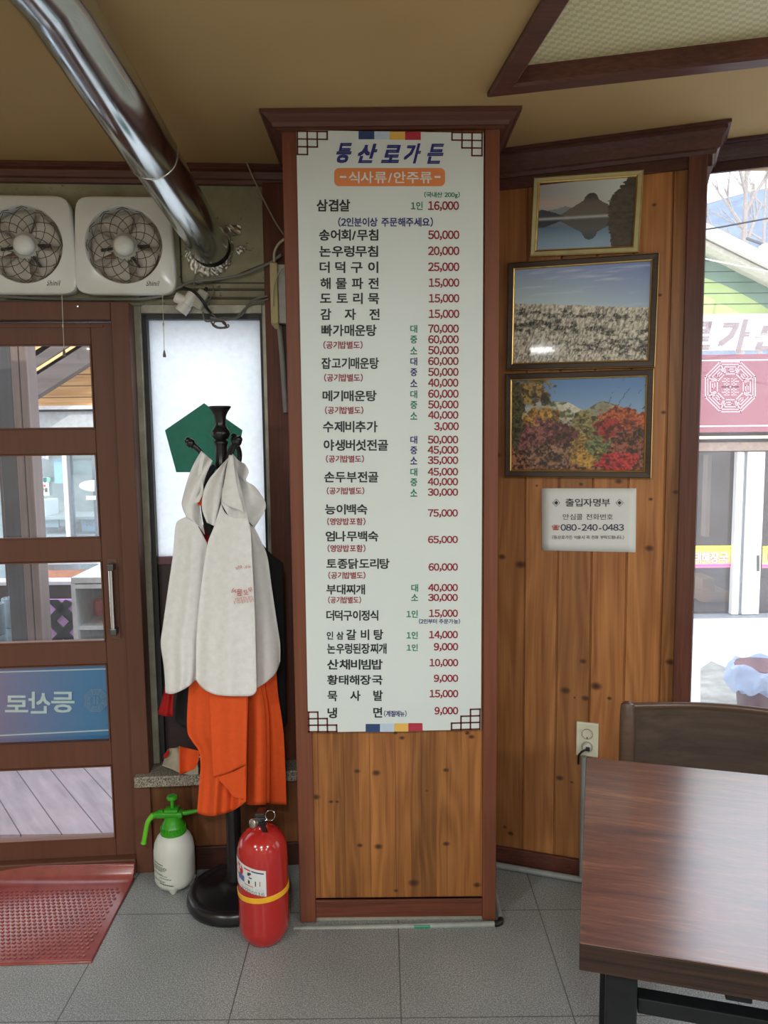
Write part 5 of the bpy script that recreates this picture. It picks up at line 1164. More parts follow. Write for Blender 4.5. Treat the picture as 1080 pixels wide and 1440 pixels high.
cloth('apron_skirt', ORG, OB, [(330, 860), (360, 860), (386, 880)], [(346, 1130), (352, 1132), (373, 1131.5), (374, 1129), (388, 1131), (403, 1131.5)], [(330, 860), (340, 960), (347, 1000), (346, 1130)], [(386, 880), (390, 965), (399, 1033), (403, 1131.5)],
      lambda u, v: 2.250 + (.006 + .022 * v) * (math.sin((u - .12) * 8.6) if u < .62 else -.75 + .1 * math.sin(u * 20)) * (-1 if u < .62 else -1) * .8 + (.028 * v if u > .60 else 0), 60, 50)
q = MB(); cloth('neck_strap', REDC, OB, [(327, 662), (333, 675)], [(336, 704), (343, 712)], [(327, 662), (331, 690), (336, 704)], [(333, 675), (340, 690), (343, 712)], lambda u, v: 2.243, 8, 12)
# white aprons
WA = thing('apron', 'white apron hanging from the left hook', 'apron', atY(255, 975, 2.20))
cloth('apron_body', WCL, WA, [(262, 727), (275, 735), (291, 763)], [(232.4, 974.5), (244, 975.5), (262.6, 967), (276, 956), (288, 950)], [(262, 727), (254, 730), (247, 739), (243, 781), (236, 830), (229, 880), (226, 905), (230, 934), (232, 958), (232.4, 974.5)], [(291, 763), (298, 850), (294, 920), (288, 950)],
      lambda u, v: 2.186 + (.004 + .008 * v) * math.sin(u * 7 + 1 + v) + .003 * math.sin(u * 23 + 3 * v) * v, 44, 60)
cloth('apron_bib', WCL, WA, [(283, 634), (290, 640), (299, 648)], [(262, 727), (275, 735), (288, 752)], [(283, 634), (268, 662), (257, 700), (256, 712), (262, 727)], [(299, 648), (290, 668), (285, 688), (281, 706), (284, 730), (288, 752)], lambda u, v: 2.222 - .032 * v + .012 * math.sin(u * 5 + v * 4), 24, 36)
cloth('inner_fold', WCL, WA, [(284, 636), (288, 640)], [(266, 712), (280, 706)], [(284, 636), (278, 665), (282, 690), (266, 712)], [(288, 640), (284, 665), (286, 690), (280, 706)], lambda u, v: 2.198 + .006 * math.sin(v * 4), 10, 24)
WB = thing('apron', 'white apron with faded red mirrored print, frontmost on the stand', 'apron', atY(318, 978, 2.15))
DB = lambda u, v: 2.158 + (.003 + .006 * v) * math.sin(u * 6.5 + .5 + v) + .003 * math.sin(u * 19) * v
cloth('apron_body', WCL, WB, [(311, 708), (316, 720), (326, 727), (338, 728), (346, 727)], [(275.6, 956), (283, 966), (293, 973), (310, 978), (345, 979), (356, 977), (361, 971)], [(311, 708), (301, 740), (292, 764), (286, 800), (280, 850), (276, 900), (275.6, 956)], [(346, 727), (352, 743), (355, 793), (357, 830), (359, 880), (361, 971)], DB, 50, 70)
cloth('gathered_bib', WCL, WB, [(322, 640), (326, 637), (329, 641)], [(311, 708), (328, 733), (352, 743)], [(322, 640), (318, 660), (313, 685), (311, 708)], [(329, 641), (335, 670), (343, 705), (352, 743)], lambda u, v: 2.196 - .036 * v + .010 * math.sin(u * 7 + v * 3), 26, 30)
cloth('left_ruffle', WCL, WB, [(320, 645), (324, 640)], [(291, 735), (302, 740)], [(320, 645), (304, 662), (294, 674), (286, 692), (284, 715), (291, 735)], [(324, 640), (318, 660), (313, 690), (302, 740)], lambda u, v: 2.206 - .044 * v + .010 * math.sin(u * 5 + 1), 20, 30)
cloth('front_ruffle', WCL, WB, [(322, 640), (328, 640)], [(340, 719), (344, 721)], [(322, 640), (314, 685), (312, 702), (318, 710), (332, 716), (340, 719)], [(328, 640), (330, 660), (335, 690), (344, 721)], lambda u, v: 2.180 - .034 * v - .006 * math.sin(u * 3), 20, 30)
q = MB()
def apt(x, y):
    # a point just in front of the apron body
    return atY(x, y, 2.1465)
pk = lambda x, y: (315 + x * 55 / 1080, 785 + y * 70 / 1375)
def PT(txt, x0, x1, y0, y1, rot=0, off=.012): a = pk(x0, y0); b = pk(x1, y1); put_text(q, txt, a[0], b[0], a[1], b[1], apt, off, 0, True, rot)
for ch, x0, x1, y0, y1, r_ in (('상', 320, 385, 235, 315, -.35), ('이', 400, 500, 195, 300, -.15), ('는', 570, 650, 190, 275, .1), ('사', 665, 740, 195, 280, .25), ('물', 350, 500, 860, 1040, .05), ('사', 205, 345, 830, 970, .35), ('로', 540, 660, 880, 1010, -.2), ('무', 670, 790, 810, 940, -.35)): PT(ch, x0, x1, y0, y1, r_)
PT('공덕동 본점 예약문의', 300, 805, 1060, 1150, -.14, .0); PT('안녕 감사합니다 또', 260, 830, 1140, 1240, -.13, .0)
q.build('red_print', plain('faded red print', (.55, .13, .11), .7), WB)
WC_ = thing('apron', 'sheer white apron at the right of the stand, partly behind the printed one', 'apron', atY(380, 960, 2.21))
SHEER = film('sheer white apron cloth', (.84, .84, .83), .3, .2, rough=.85)
cloth('apron_body', SHEER, WC_, [(345, 728), (352, 738), (358, 742)], [(352, 972), (364, 966), (376, 958), (388, 946), (394, 930)], [(345, 728), (350, 800), (352, 900), (352, 972)], [(358, 742), (367.5, 761.5), (376, 783), (382, 825), (389, 872), (394, 905), (394, 930)], lambda u, v: 2.212 + (.004 + .008 * v) * math.sin(u * 6 + 2), 30, 60)
cloth('apron_bib', WCL, WC_, [(329, 640), (336, 648), (344, 652)], [(346, 728), (352, 736), (358, 742)], [(329, 640), (333, 675), (340, 705), (346, 728)], [(344, 652), (350, 663), (346, 676), (358, 684), (370, 700), (374, 710), (371, 721), (358, 742)], lambda u, v: 2.225 - .012 * v + .012 * math.sin(u * 4 + v * 5), 26, 40)
# cloth lying on the granite sill
CLS = thing('cloth', 'crumpled cream cloth lying on the granite sill', 'cloth', atY(247, 1085, 2.40))
def sillpt(x, y, lift): return atY(x, y, 2.405) + np.array([0, 0, 0])
cloth('folded_sheet', plain('cream cloth', (.42, .38, .28), .8, var=.1, scale=40), CLS, [(232, 1060), (238, 1053), (246, 1052), (253, 1050)], [(228, 1076), (240, 1081), (252, 1086.5), (268, 1090), (279, 1089)], [(232, 1060), (231, 1068), (228, 1076)], [(253, 1050), (268, 1062), (278, 1075), (279, 1089)], lambda u, v: 2.43 - .045 * v + .010 * math.sin(u * 7 + 3 * v), 26, 20, .003)
cloth('red_hem', REDC, CLS, [(233, 1058), (238, 1053)], [(231, 1067), (236, 1064)], [(233, 1058), (230, 1063), (231, 1067)], [(238, 1053), (238, 1059), (236, 1064)], lambda u, v: 2.408, 6, 6)

# ================================================================== OUTSIDE, LEFT (through the door)
t = NT('painted deck boards'); o_ = t.coord(); m_ = t.mapping(o_, (1, 1, 1), (0, 0, math.radians(-38)))
x_, y_, z_ = t.sep(m_); idx = t.math('FLOOR', t.math('DIVIDE', x_, .12)); wn = t.n('ShaderNodeTexWhiteNoise', noise_dimensions='1D'); t.link(idx, wn.inputs['W'])
v = t.noise(t.mapping(m_, (30, 3, 1)), 1, 5, .6); w = t.noise(o_, 4, 4, .6)
c = t.ramp(v, [(.3, (.19, .15, .16)), (.7, (.29, .235, .245))]); c = t.mix(.5, c, t.ramp(wn.outputs['Value'], [(0, (.85, .85, .85)), (1, (1.1, 1.1, 1.1))]), 'MULTIPLY')
c = t.mix(t.ramp(w, [(.5, (0, 0, 0)), (.75, (.6, .6, .6))]), c, (.36, .26, .27))
gp_ = t.math('LESS_THAN', t.math('PINGPONG', x_, .06), .0022); c = t.mix(gp_, c, (.05, .04, .04)); t.set(c, .6, 0, .3)
q = MB(); q.box(-5.2, .2, 2.72, 5.1, -.12, -.03); struct(q.build('deck', t.m), 'grey-violet painted board deck outside the door')
SNOW = NT('snow'); v = SNOW.noise(SNOW.coord(), 1.6, 5, .6); w = SNOW.noise(SNOW.coord(), 30, 4, .7); SNOW.set(SNOW.mix(SNOW.ramp(w, [(.4, (0, 0, 0)), (.7, (.12, .12, .12))]), (.62, .66, .70), (.42, .44, .45)), .8, 0, .2); SNOW.bump(v, .4, .05); SNOW = SNOW.m
q = MB(); q.box(-40, 40, 2.75, 60, -.35, -.15); struct(q.build('ground', SNOW), 'snow-covered yard')
q = MB(); g = []
pp = [(985, 940), (1000, 930), (1020, 938), (1040, 955), (1062, 968), (1100, 985), (1100, 1040), (985, 1040)]
q.flat([atZ(x, y, -.148) + np.array([0, 0, .003 * (i % 2)]) for i, (x, y) in enumerate(pp)])
struct(q.build('ground_patch', plain('wet concrete', (.30, .30, .27), .5, var=.3, scale=9)), 'bare wet concrete showing through the snow')
BRN = trimwood('weathered brown post', (.16, .115, .10), .6, 'z', .2, 60)
GRAYP = trimwood('dark grey board', (.065, .065, .068), .55, 'z', .3, 60)
q = MB(); a = atY(26, 690, 3.5); b = atY(48, 690, 3.5); q.box(a[0], (a[0] + b[0]) / 2 - .002, 3.5, 3.6, -.03, 2.6, None, .004); q.box((a[0] + b[0]) / 2 + .002, b[0], 3.5, 3.6, -.03, 2.6, None, .004)
tag(q.build('porch_post', BRN), 'brown grooved porch post outside the door', 'post')
a2 = atY(3, 690, 3.54); q = MB(); q.box(a2[0], a[0] - .004, 3.54, 3.64, -.03, 2.6, None, .004); tag(q.build('porch_post', GRAYP), 'dark grey porch post left of the brown post', 'post')
# low brown fence of the porch with openings
FB = trimwood('dark brown fence', (.050, .030, .028), .6, 'x', .25, 40)
FEN = thing('porch_fence', 'dark brown low fence at the edge of the deck', 'fence', (-1.9, 4.05, -.03))
Yf = 4.05; fx0 = atY(-160, 820, Yf)[0]; fx1 = atY(120, 820, Yf)[0]; zt_ = atY(70, 822, Yf)[2]; zt0 = atY(6, 819, Yf)[2]
q = MB(); q.box(fx0, fx1, Yf, Yf + .03, .02, zt_, None, .003); q.build('board', FB, FEN)
q = MB(); q.box(fx0, fx1, Yf - .02, Yf + .09, zt_, zt_ + .02, None, .003); q.build('cap_rail', plain('sunlit white cap', (.62, .60, .62), .6), FEN)  # white colour stands in for sunlight on the fence top
for xa, xb in ((12, 37),):
    A_ = atY(xa, 810, Yf); B_ = atY(xb, 810, Yf); q = MB(); q.box(A_[0], B_[0], Yf - .03, Yf + .1, -.03, 2.6); q.build('post', FB, FEN)
for xa, xb in ((37, 46), (46, 56)):
    A_ = atY(xa, 810, Yf - .05); B_ = atY(xb, 810, Yf - .05); q = MB(); q.box(A_[0] + .003, B_[0] - .003, Yf - .05, Yf + .06, zt_ + .02, 2.6, None, .003); q.build('post', BRN, FEN)
# canister stacks
CAN = plain('blue-grey briquette', (.19, .26, .30), .7, var=.15)
def stack(cx_, Y, rpx, ytop, label):
    c_ = atY(cx_, ytop + 5, Y); r_ = rpx / F * Y * 1.0; st_ = thing('briquette_stack', label, 'briquettes', (c_[0], Y, -.03), group='blue-grey briquette stacks')
    z = c_[2]; k = 0
    while z > -.02:
        zl = max(z - .15, -.029); q = MB(); Mx = Matrix.Translation((c_[0], Y, 0)); q.lathe([(r_ * .97, zl + .001), (r_, zl + .006), (r_, z - .008), (r_ * .96, z - .002)], 32, Mx); bq = q.build('briquette', CAN, st_)
        if k == 0:
            q = MB()
            for rr_, n_ in ((0, 1), (r_ * .38, 6), (r_ * .72, 12)):
                for i in range(n_): a = 2 * math.pi * i / n_; q.lathe([(r_ * .10, z - .001), (.0001, z - .001)], 10, Mx @ Matrix.Translation((rr_ * math.cos(a), rr_ * math.sin(a), .0006)), cap=False)
            q.build('air_hole', BLACKM, bq)
        z = zl - .001; k += 1
stack(16, 3.85, 13.5, 835, 'blue-grey stack of round briquettes nearer the fence post')
stack(-9, 3.62, 14, 843, 'blue-grey stack of round briquettes cut by the picture edge')
# pink board behind a dark lattice
Yl = 3.98; A_ = atY(66, 843, Yl); B_ = atY(102, 905, Yl)
LT = thing('trellis', 'black diagonal trellis in front of a bright pink board', 'trellis', ((A_[0] + B_[0]) / 2, Yl, -.03))
x0, x1, z1_ = A_[0], B_[0] + .02, A_[2]; z0_ = -.03
q = MB(); q.box(x0, x1, Yl, Yl + .012, z0_, z1_); q.build('pink_board', plain('pink board', (.85, .42, .86), .5, var=.03), LT)
q = MB(); st_ = .092; wd = .030
def clip_strip(q, c_, sgn):
    # diagonal bar z = z1 + sgn*(x - x0) + c, clipped to the board rectangle
    pts = []
    for off in (-wd, wd):
        seg = []
        for i in range(41):
            x = x0 + (x1 - x0) * i / 40; z = z1_ + sgn * (x - x0) + c_ + off
            if z0_ <= z <= z1_: seg.append((x, z))
        if len(seg) < 2: return
        pts.append((seg[0], seg[-1]))
    (a, b), (c2_, d) = pts; q.prism([a, b, d, c2_], Yl - .014, Yl - .002)
for k in range(-14, 16):
    clip_strip(q, k * st_ * 2 ** .5 * 1.0, 1); clip_strip(q, k * st_ * 2 ** .5 * 1.0 + .03, -1)
q.build('lattice', BLACKM, LT)
# stainless cabinet
Yc = 3.6; A_ = atY(99, 812, Yc); B_ = atY(150, 812, Yc)
CAB = thing('metal_cabinet', 'open stainless steel cabinet on the deck', 'cabinet', ((A_[0] + B_[0]) / 2, Yc + .2, -.03))
STL = plain('dull stainless', (.66, .69, .69), .35, .3, var=.12)
x0, x1, zt_c = A_[0], B_[0] + .02, A_[2]
q = MB(); q.box(x0, x1, Yc, Yc + .4, zt_c - .03, zt_c, None, .004); q.build('worktop', STL, CAB)
for xa in (x0, x1 - .02):
    q = MB(); q.box(xa, xa + .02, Yc, Yc + .38, -.03, zt_c - .03); q.build('side_panel', STL, CAB)
q = MB(); q.box(x0, x1, Yc + .36, Yc + .38, -.03, zt_c - .03); q.build('back_panel', plain('pale steel back', (.78, .82, .82), .5, .0), CAB)
zs_ = atY(120, 882, Yc)[2]; q = MB(); q.box(x0 + .02, x1 - .02, Yc + .02, Yc + .36, zs_ - .02, zs_, None, .003); q.build('shelf', STL, CAB)
q = MB(); q.box(x0 + .02, x1 - .02, Yc, Yc + .015, zt_c - .055, zt_c - .035); q.build('top_rail', STL, CAB)
p = atY(139, 862, Yc + .25); q = MB(); q.lathe([(.0001, zs_ + .001), (.03, zs_ + .001), (.036, zs_ + .03), (.033, zs_ + .075), (.02, zs_ + .085), (.0001, zs_ + .087)], 24, Matrix.Translation((p[0], Yc + .25, 0)), cap=False); tag(q.build('red_jar', plain('red plastic', (.65, .07, .05), .4)), 'small red jar on the steel cabinet shelf', 'jar')
# far low table and goods behind the fence
Yg = 5.0; A_ = atY(52, 805, Yg); B_ = atY(150, 805, Yg)
WT = thing('display_table', 'white outdoor display table behind the porch fence', 'table', ((A_[0] + B_[0]) / 2, Yg + .3, -.15))
q = MB(); q.box(A_[0], B_[0] + .1, Yg, Yg + .6, A_[2] + .05, A_[2] + .08, None, .004); q.build('table_top', plain('white laminate', (.72, .72, .74), .4), WT)
q = MB(); q.box(A_[0], B_[0] + .1, Yg + .01, Yg + .03, A_[2] - .04, A_[2] + .01); q.build('orange_edge', plain('faded orange', (.70, .32, .20), .5), WT)
for x in (A_[0] + .05, B_[0]):
    q = MB(); q.box(x, x + .04, Yg + .05, Yg + .5, -.15, A_[2] + .05); q.build('leg', plain('pale leg', (.45, .45, .46), .5), WT)
# shop across the deck
Ys = 5.9
SH = thing('shop_building', 'timber-gabled shop with a glazed front across the deck', 'building', (-2.2, Ys, -.15))
def sp_(x, y, d=0): return atY(x, y, Ys + d)
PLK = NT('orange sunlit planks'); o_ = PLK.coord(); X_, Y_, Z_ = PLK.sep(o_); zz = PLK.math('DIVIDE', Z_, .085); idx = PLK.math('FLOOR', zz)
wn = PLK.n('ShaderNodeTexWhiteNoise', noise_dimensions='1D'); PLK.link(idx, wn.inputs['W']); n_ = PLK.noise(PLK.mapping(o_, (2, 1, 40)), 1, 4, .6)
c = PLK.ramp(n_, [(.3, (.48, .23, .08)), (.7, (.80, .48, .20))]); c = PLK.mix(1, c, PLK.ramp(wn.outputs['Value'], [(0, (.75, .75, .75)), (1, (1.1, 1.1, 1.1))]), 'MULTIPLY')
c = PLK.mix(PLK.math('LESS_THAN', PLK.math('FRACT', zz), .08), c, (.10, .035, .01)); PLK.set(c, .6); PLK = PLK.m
xl = sp_(-260, 600)[0]; xr = sp_(165, 600)[0]
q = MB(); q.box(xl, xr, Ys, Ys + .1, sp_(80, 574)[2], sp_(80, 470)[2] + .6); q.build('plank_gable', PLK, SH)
q = MB(); q.box(xl, xr, Ys - .06, Ys, sp_(80, 576)[2], sp_(80, 571)[2]); q.build('white_fascia', plain('white fascia', (.8, .8, .8), .5), SH)
q = MB(); q.box(xl, xr, Ys - .03, Ys, sp_(80, 579)[2], sp_(80, 576)[2]); q.build('dark_flashing', BLACKM, SH)
q = MB(); q.box(xl, xr, Ys - .01, Ys + .05, sp_(80, 640)[2], sp_(80, 579)[2]); q.build('header_panel', plain('pale grey header', (.42, .45, .46), .5), SH)
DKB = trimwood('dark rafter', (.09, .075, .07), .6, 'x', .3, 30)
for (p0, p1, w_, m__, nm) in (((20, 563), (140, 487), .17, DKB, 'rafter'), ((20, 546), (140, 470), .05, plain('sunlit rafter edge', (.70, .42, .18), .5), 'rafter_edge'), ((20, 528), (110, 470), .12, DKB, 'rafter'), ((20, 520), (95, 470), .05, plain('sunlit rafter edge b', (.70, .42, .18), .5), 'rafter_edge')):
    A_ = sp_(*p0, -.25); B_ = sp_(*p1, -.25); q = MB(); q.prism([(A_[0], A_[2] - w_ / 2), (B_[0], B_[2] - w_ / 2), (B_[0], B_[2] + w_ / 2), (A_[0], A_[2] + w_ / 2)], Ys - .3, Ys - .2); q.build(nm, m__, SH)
# glazed front
zA = sp_(80, 640)[2]; zB = -.15
WHF = plain('white door frame', (.78, .77, .74), .45, var=.03); GRF = plain('grey door frame', (.18, .20, .22), .5)
q = MB()
for xa, xb in ((92.5, 97.5),): q.box(sp_(xa, 700)[0], sp_(xb, 700)[0], Ys - .03, Ys + .05, zB, zA)
q.build('white_mullion', WHF, SH)
q = MB(); q.box(sp_(97.5, 700)[0], sp_(101.5, 700)[0], Ys - .01, Ys + .05, zB, zA); q.box(sp_(132, 700)[0], sp_(136, 700)[0], Ys - .01, Ys + .05, zB, zA); q.build('grey_mullion', GRF, SH)
q = MB(); q.box(xl, xr, Ys + .01, Ys + .02, zB, zA); q.build('shop_glass', glass('shop glass', (.92, .98, 1), .08, .05, (.7, .85, .9)), SH)
INT = plain('shop interior', (.30, .33, .33), .7, var=.5, scale=4)
q = MB(); q.box(xl, xr, Ys + 1.2, Ys + 1.3, zB, zA + .5); q.box(xl, xr, Ys + .05, Ys + 1.2, zB, zB + .02); q.build('inner_wall', INT, SH)
STKR = [('white_ellipse', [(112, 683, 21, 8)], (.78, .84, .86))]
q = MB(); q.add([sp_(133 + 22 * math.cos(a), 683 + 8 * math.sin(a), -.012) for a in np.linspace(math.pi / 2, 1.5 * math.pi, 20)], [list(range(20))]); q.build('oval_sticker', plain('white sticker', (.75, .80, .82), .5), SH)
q = MB(); q.flat([sp_(121, 697, -.012), sp_(135, 697, -.012), sp_(135, 703, -.012), sp_(121, 703, -.012)]); q.build('oblong_sticker', plain('white sticker b', (.75, .80, .82), .5), SH)
# awning sticker
AWS = thing('shop_sticker', 'green and white awning-shaped sticker on the shop glass', 'sticker', sp_(58, 697, -.02))
q = MB(); q.box(sp_(44, 697)[0], sp_(70.5, 697)[0], Ys - .016, Ys - .012, sp_(58, 697)[2], sp_(58, 671)[2]); q.build('sticker_sheet', plain('white sticker sheet', (.76, .80, .80), .5), AWS)
for i in range(5):
    x = 46 + i * 4.9; q = MB(); q.flat([sp_(x, 671.5, -.02), sp_(x + 4.9, 671.5, -.02), sp_(x + 4.9, 677, -.02), sp_(x + 2.45, 679, -.02), sp_(x, 677, -.02)]); q.build('awning_stripe', plain('awning ' + str(i % 2), ((.20, .50, .38), (.06, .14, .17))[i % 2], .5), AWS)
q = MB(); put_text(q, '농특산물', 47.5, 67, 686, 692, lambda x, y: sp_(x, y, -.02), .012); q.build('lettering', BLACKM, AWS)
q = MB()
for dx in (-3, 0, 3): q.add([sp_(60 + dx + 1.5 * math.cos(a), 683 + 1.8 * math.sin(a), -.02) for a in np.linspace(0, 2 * math.pi, 10, False)], [list(range(10))])
q.build('red_flower', plain('red flower', (.45, .08, .09), .5), AWS)
# goods behind the glass
def goods(name, label, cat, x0, x1, y0, y1, c_, d=.12, dep=.25):
    a = sp_(x0, y1, d); b = sp_(x1, y0, d); q = MB(); q.box(a[0], b[0], Ys + d, Ys + d + dep, a[2], b[2], None, .006); return tag(q.build(name, plain(name + label[:9], c_, .5, var=.06)), label, cat)
SHF = thing('display_shelf', 'grey display shelving inside the shop window', 'shelf', (sp_(90, 760)[0], Ys + .3, -.15))
for y in (727.5, 752.5):
    q = MB(); a = sp_(40, y, .08); b = sp_(138, y, .08); q.box(a[0], b[0], Ys + .08, Ys + .5, a[2] - .02, a[2]); q.build('shelf_board', plain('grey shelf', (.34, .36, .36), .5), SHF)
q = MB(); a = sp_(40, 700, .55); b = sp_(138, 700, .55); q.box(a[0], b[0], Ys + .5, Ys + .53, -.15, 1.6); q.build('shelf_back', plain('shelf back', (.36, .38, .36), .6, var=.3, scale=6), SHF)
goods('carton', 'white carton with a round mark behind the shop glass', 'box', 49, 63, 704, 727, (.66, .70, .70))
goods('carton', 'white lower carton behind the shop glass', 'box', 50, 62, 731, 752, (.66, .72, .74))
goods('carton', 'blue-grey carton in the middle of the lower shelf', 'box', 63, 82, 730, 742, (.20, .27, .32))
goods('carton', 'small dark carton beside the white mullion', 'box', 84, 93, 726, 740, (.22, .26, .28))
bl = goods('carton', 'blue carton with handwriting right of the mullion', 'box', 115, 138, 727, 748, (.16, .30, .42))
q = MB(); put_text(q, '더덕', 121, 130, 732, 742, lambda x, y: sp_(x, y, .118), .0); q.build('lettering', BLACKM, bl)
goods('poster', 'pale blue poster hanging inside the shop glass', 'poster', 77, 88, 645, 680, (.34, .56, .68), .06, .004)
goods('poster', 'grey landscape poster in the right shop pane', 'poster', 101.5, 132, 644, 668, (.24, .30, .30), .05, .004)
# awning roof stub of the white lettered strip
q = MB(); put_text(q, '산채', 47, 68, 641, 646, lambda x, y: sp_(x, y, -.02), .012); q.build('white_lettering', plain('white lettering', (.75, .78, .78), .5), SH)

# ================================================================== OUTSIDE, RIGHT (through the big window)
Yr = 6.4
def rp(x, y, d=0): return atY(x, y, Yr + d)
RB = thing('restaurant_building', 'restaurant building with a green sign wall across the snowy yard', 'building', (3.4, Yr, -.15))
# siding with painted hills
t = NT('green siding with painted hills'); o_ = t.coord(); X_, Y_, Z_ = t.sep(o_)
hl = rp(1000, 392)[2]; x0h = rp(985, 392)[0]; zb_s = rp(990, 445)[2]
zz = t.math('DIVIDE', Z_, .0862); n_ = t.noise(o_, 3, 4, .6)
green = t.ramp(n_, [(.3, (.17, .28, .20)), (.7, (.24, .36, .27))]); lime = t.ramp(n_, [(.3, (.42, .58, .20)), (.7, (.58, .70, .30))])
dxh = t.math('SUBTRACT', X_, x0h - 3.4)
hill = t.math('SUBTRACT', hl + .15 + .02, t.math('ADD', t.math('MULTIPLY', dxh, .32), t.math('MULTIPLY', t.math('MULTIPLY', dxh, dxh), .28)))
c = t.mix(t.math('LESS_THAN', Z_, hill), green, lime)
c = t.mix(t.math('LESS_THAN', t.math('FRACT', zz), .09), c, (.06, .10, .07)); t.set(c, .6)
xl_, xr_ = rp(840, 500)[0], rp(1320, 500)[0]
zz0 = rp(1000, 445)[2]
q = MB(); L0 = rp(840, 252); Rr = rp(1180, 427); L0b = L0
q.prism([(xl_, zz0), (xr_, zz0), (Rr[0], Rr[2]), (L0[0], L0[2]), (xl_, L0[2])], Yr, Yr + .1); q.build('green_siding', t.m, RB)
# verge of the roof
for (dy0, dy1, d, m__, nm) in ((-20, -2, -.35, plain('cream roof verge', (.80, .75, .62), .6, var=.05), 'roof_verge'), (-4, 3, -.30, plain('verge groove', (.20, .18, .16), .6), 'verge_groove'), (2, 12, -.28, plain('verge lower board', (.75, .70, .58), .6), 'verge_board')):
    A0, A1 = rp(840, 257.4 + dy0, d), rp(1200, 436 + dy0, d); B0, B1 = rp(840, 257.4 + dy1, d), rp(1200, 436 + dy1, d)
    q = MB(); q.prism([(B0[0], B0[2]), (B1[0], B1[2]), (A1[0], A1[2]), (A0[0], A0[2])], Yr + d, Yr + d + (.9 if nm == 'roof_verge' else .12)); q.build(nm, m__, RB)
A0, A1 = rp(840, 269.4, -.27), rp(1200, 448, -.27); C0, C1 = rp(840, 285.4, 0), rp(1200, 464, 0)
q = MB(); q.add([A0, A1, C1, C0, A0 + np.array([0, 0, .03]), A1 + np.array([0, 0, .03]), C1 + np.array([0, 0, .03]), C0 + np.array([0, 0, .03])], [(0, 1, 2, 3), (7, 6, 5, 4), (0, 4, 5, 1), (1, 5, 6, 2), (2, 6, 7, 3), (3, 7, 4, 0)]); q.build('soffit', plain('cream soffit', (.72, .66, .52), .6), RB)
# white name banner
BN = thing('shop_banner', 'long white name banner above the maroon sign', 'banner', (3.0, Yr - .06, 2.06))
a = rp(840, 495, -.06); b = rp(1320, 444, -.06)
q = MB(); q.box(a[0], b[0], Yr - .06, Yr - .01, a[2], zz0 + .01); q.build('banner_sheet', plain('white banner', (.86, .84, .82), .6, var=.02), BN)
q = MB()
for ch, x0, x1, y0, y1 in (('로', 955, 1002, 452, 492), ('가', 1009, 1055, 449, 496), ('든', 1060, 1112, 458, 492)): put_text(q, ch, x0, x1, y0, y1, lambda x, y: rp(x, y, -.0615), .04, shear=.25)
q.build('lettering', plain('faded grey pink lettering', (.30, .24, .25), .6), BN)
# maroon fascia sign
FS = thing('fascia_sign', 'maroon fascia sign with a pale octagonal emblem above the restaurant doors', 'sign', (3.0, Yr - .12, 1.4))
a = rp(840, 610, -.12); b = rp(1320, 495, -.12)
q = MB(); q.box(a[0], b[0], Yr - .12, Yr - .01, a[2], b[2], None, .004); q.build('sign_panel', plain('maroon sign', (.27, .095, .12), .45, var=.04, scale=3), FS)
PKL = plain('pale pink print', (.58, .36, .38), .5)
q = emblem(lambda x, y: rp(x, y, -.1215), 1027, 544, 38, 1.6); q.build('octagonal_emblem', PKL, FS)
q = MB()
for y in (506, 598.5):
    a = rp(840, y + 1.6, -.1215); b = rp(1320, y - 1.6, -.1215); q.flat([(a[0], Yr - .1215, a[2]), (b[0], Yr - .1215, a[2]), (b[0], Yr - .1215, b[2]), (a[0], Yr - .1215, b[2])])
q.build('white_stripe', plain('pale stripe', (.66, .56, .60), .5), FS)
# eave below the sign
q = MB(); a = rp(840, 619, -.16); b = rp(1320, 610, -.16); q.box(a[0], b[0], Yr - .16, Yr + .1, a[2], b[2]); q.build('cream_eave', plain('cream eave', (.72, .62, .44), .55), RB)
q = MB(); a = rp(840, 636, -.02); b = rp(1320, 619, -.02); q.box(a[0], b[0], Yr - .02, Yr + .1, a[2], b[2]); q.build('pink_header', plain('pinkish header', (.48, .34, .27), .55, var=.15), RB)
# doors
zTop = rp(1000, 636)[2]; zBot = rp(1000, 864)[2]
def rdoor(name, xa, xb, d0_=-.02, d1_=.04, mat=WHF): A_ = rp(xa, 750); B_ = rp(xb, 750); q = MB(); q.box(A_[0], B_[0], Yr + d0_, Yr + d1_, zBot, zTop, None, .003); return q.build(name, mat, RB)
rdoor('door_stile', 1031.5, 1041); rdoor('door_gap', 1041, 1046, .0, .04, GRF); rdoor('door_stile', 1046, 1061); rdoor('door_stile', 1060.5, 1071, -.01)
q = MB(); A_ = rp(840, 750); B_ = rp(1320, 750); q.box(A_[0], B_[0], Yr + .045, Yr + .055, zBot, zTop); q.build('door_glass', glass('restaurant door glass', (.72, .68, .66), .07, .05, (.5, .45, .42)), RB)
q = MB(); q.box(A_[0], B_[0], Yr + 1.5, Yr + 1.6, -.15, zTop + .3); q.box(A_[0], B_[0], Yr + .06, Yr + 1.5, -.15, -.13); q.box(A_[0], B_[0], Yr + .06, Yr + 1.5, zTop + .2, zTop + .25); q.build('inner_wall', plain('restaurant interior', (.12, .09, .08), .7, var=.4, scale=3), RB)
q = MB(); a = rp(992, 755, .3); b = rp(998, 640, .3); q.box(a[0], b[0] + .02, Yr + .3, Yr + .4, a[2], b[2]); q.build('inner_post', plain('pale inner post', (.45, .38, .34), .6), RB)
q = MB(); a = rp(840, 884, -.06); b = rp(1320, 864, -.06); q.box(a[0], b[0], Yr - .06, Yr + .1, -.15, b[2]); q.box(a[0], b[0], Yr - .08, Yr - .06, -.15, (b[2] - .15) / 2, None, .002); q.build('threshold', plain('grey threshold', (.22, .24, .27), .5), RB)
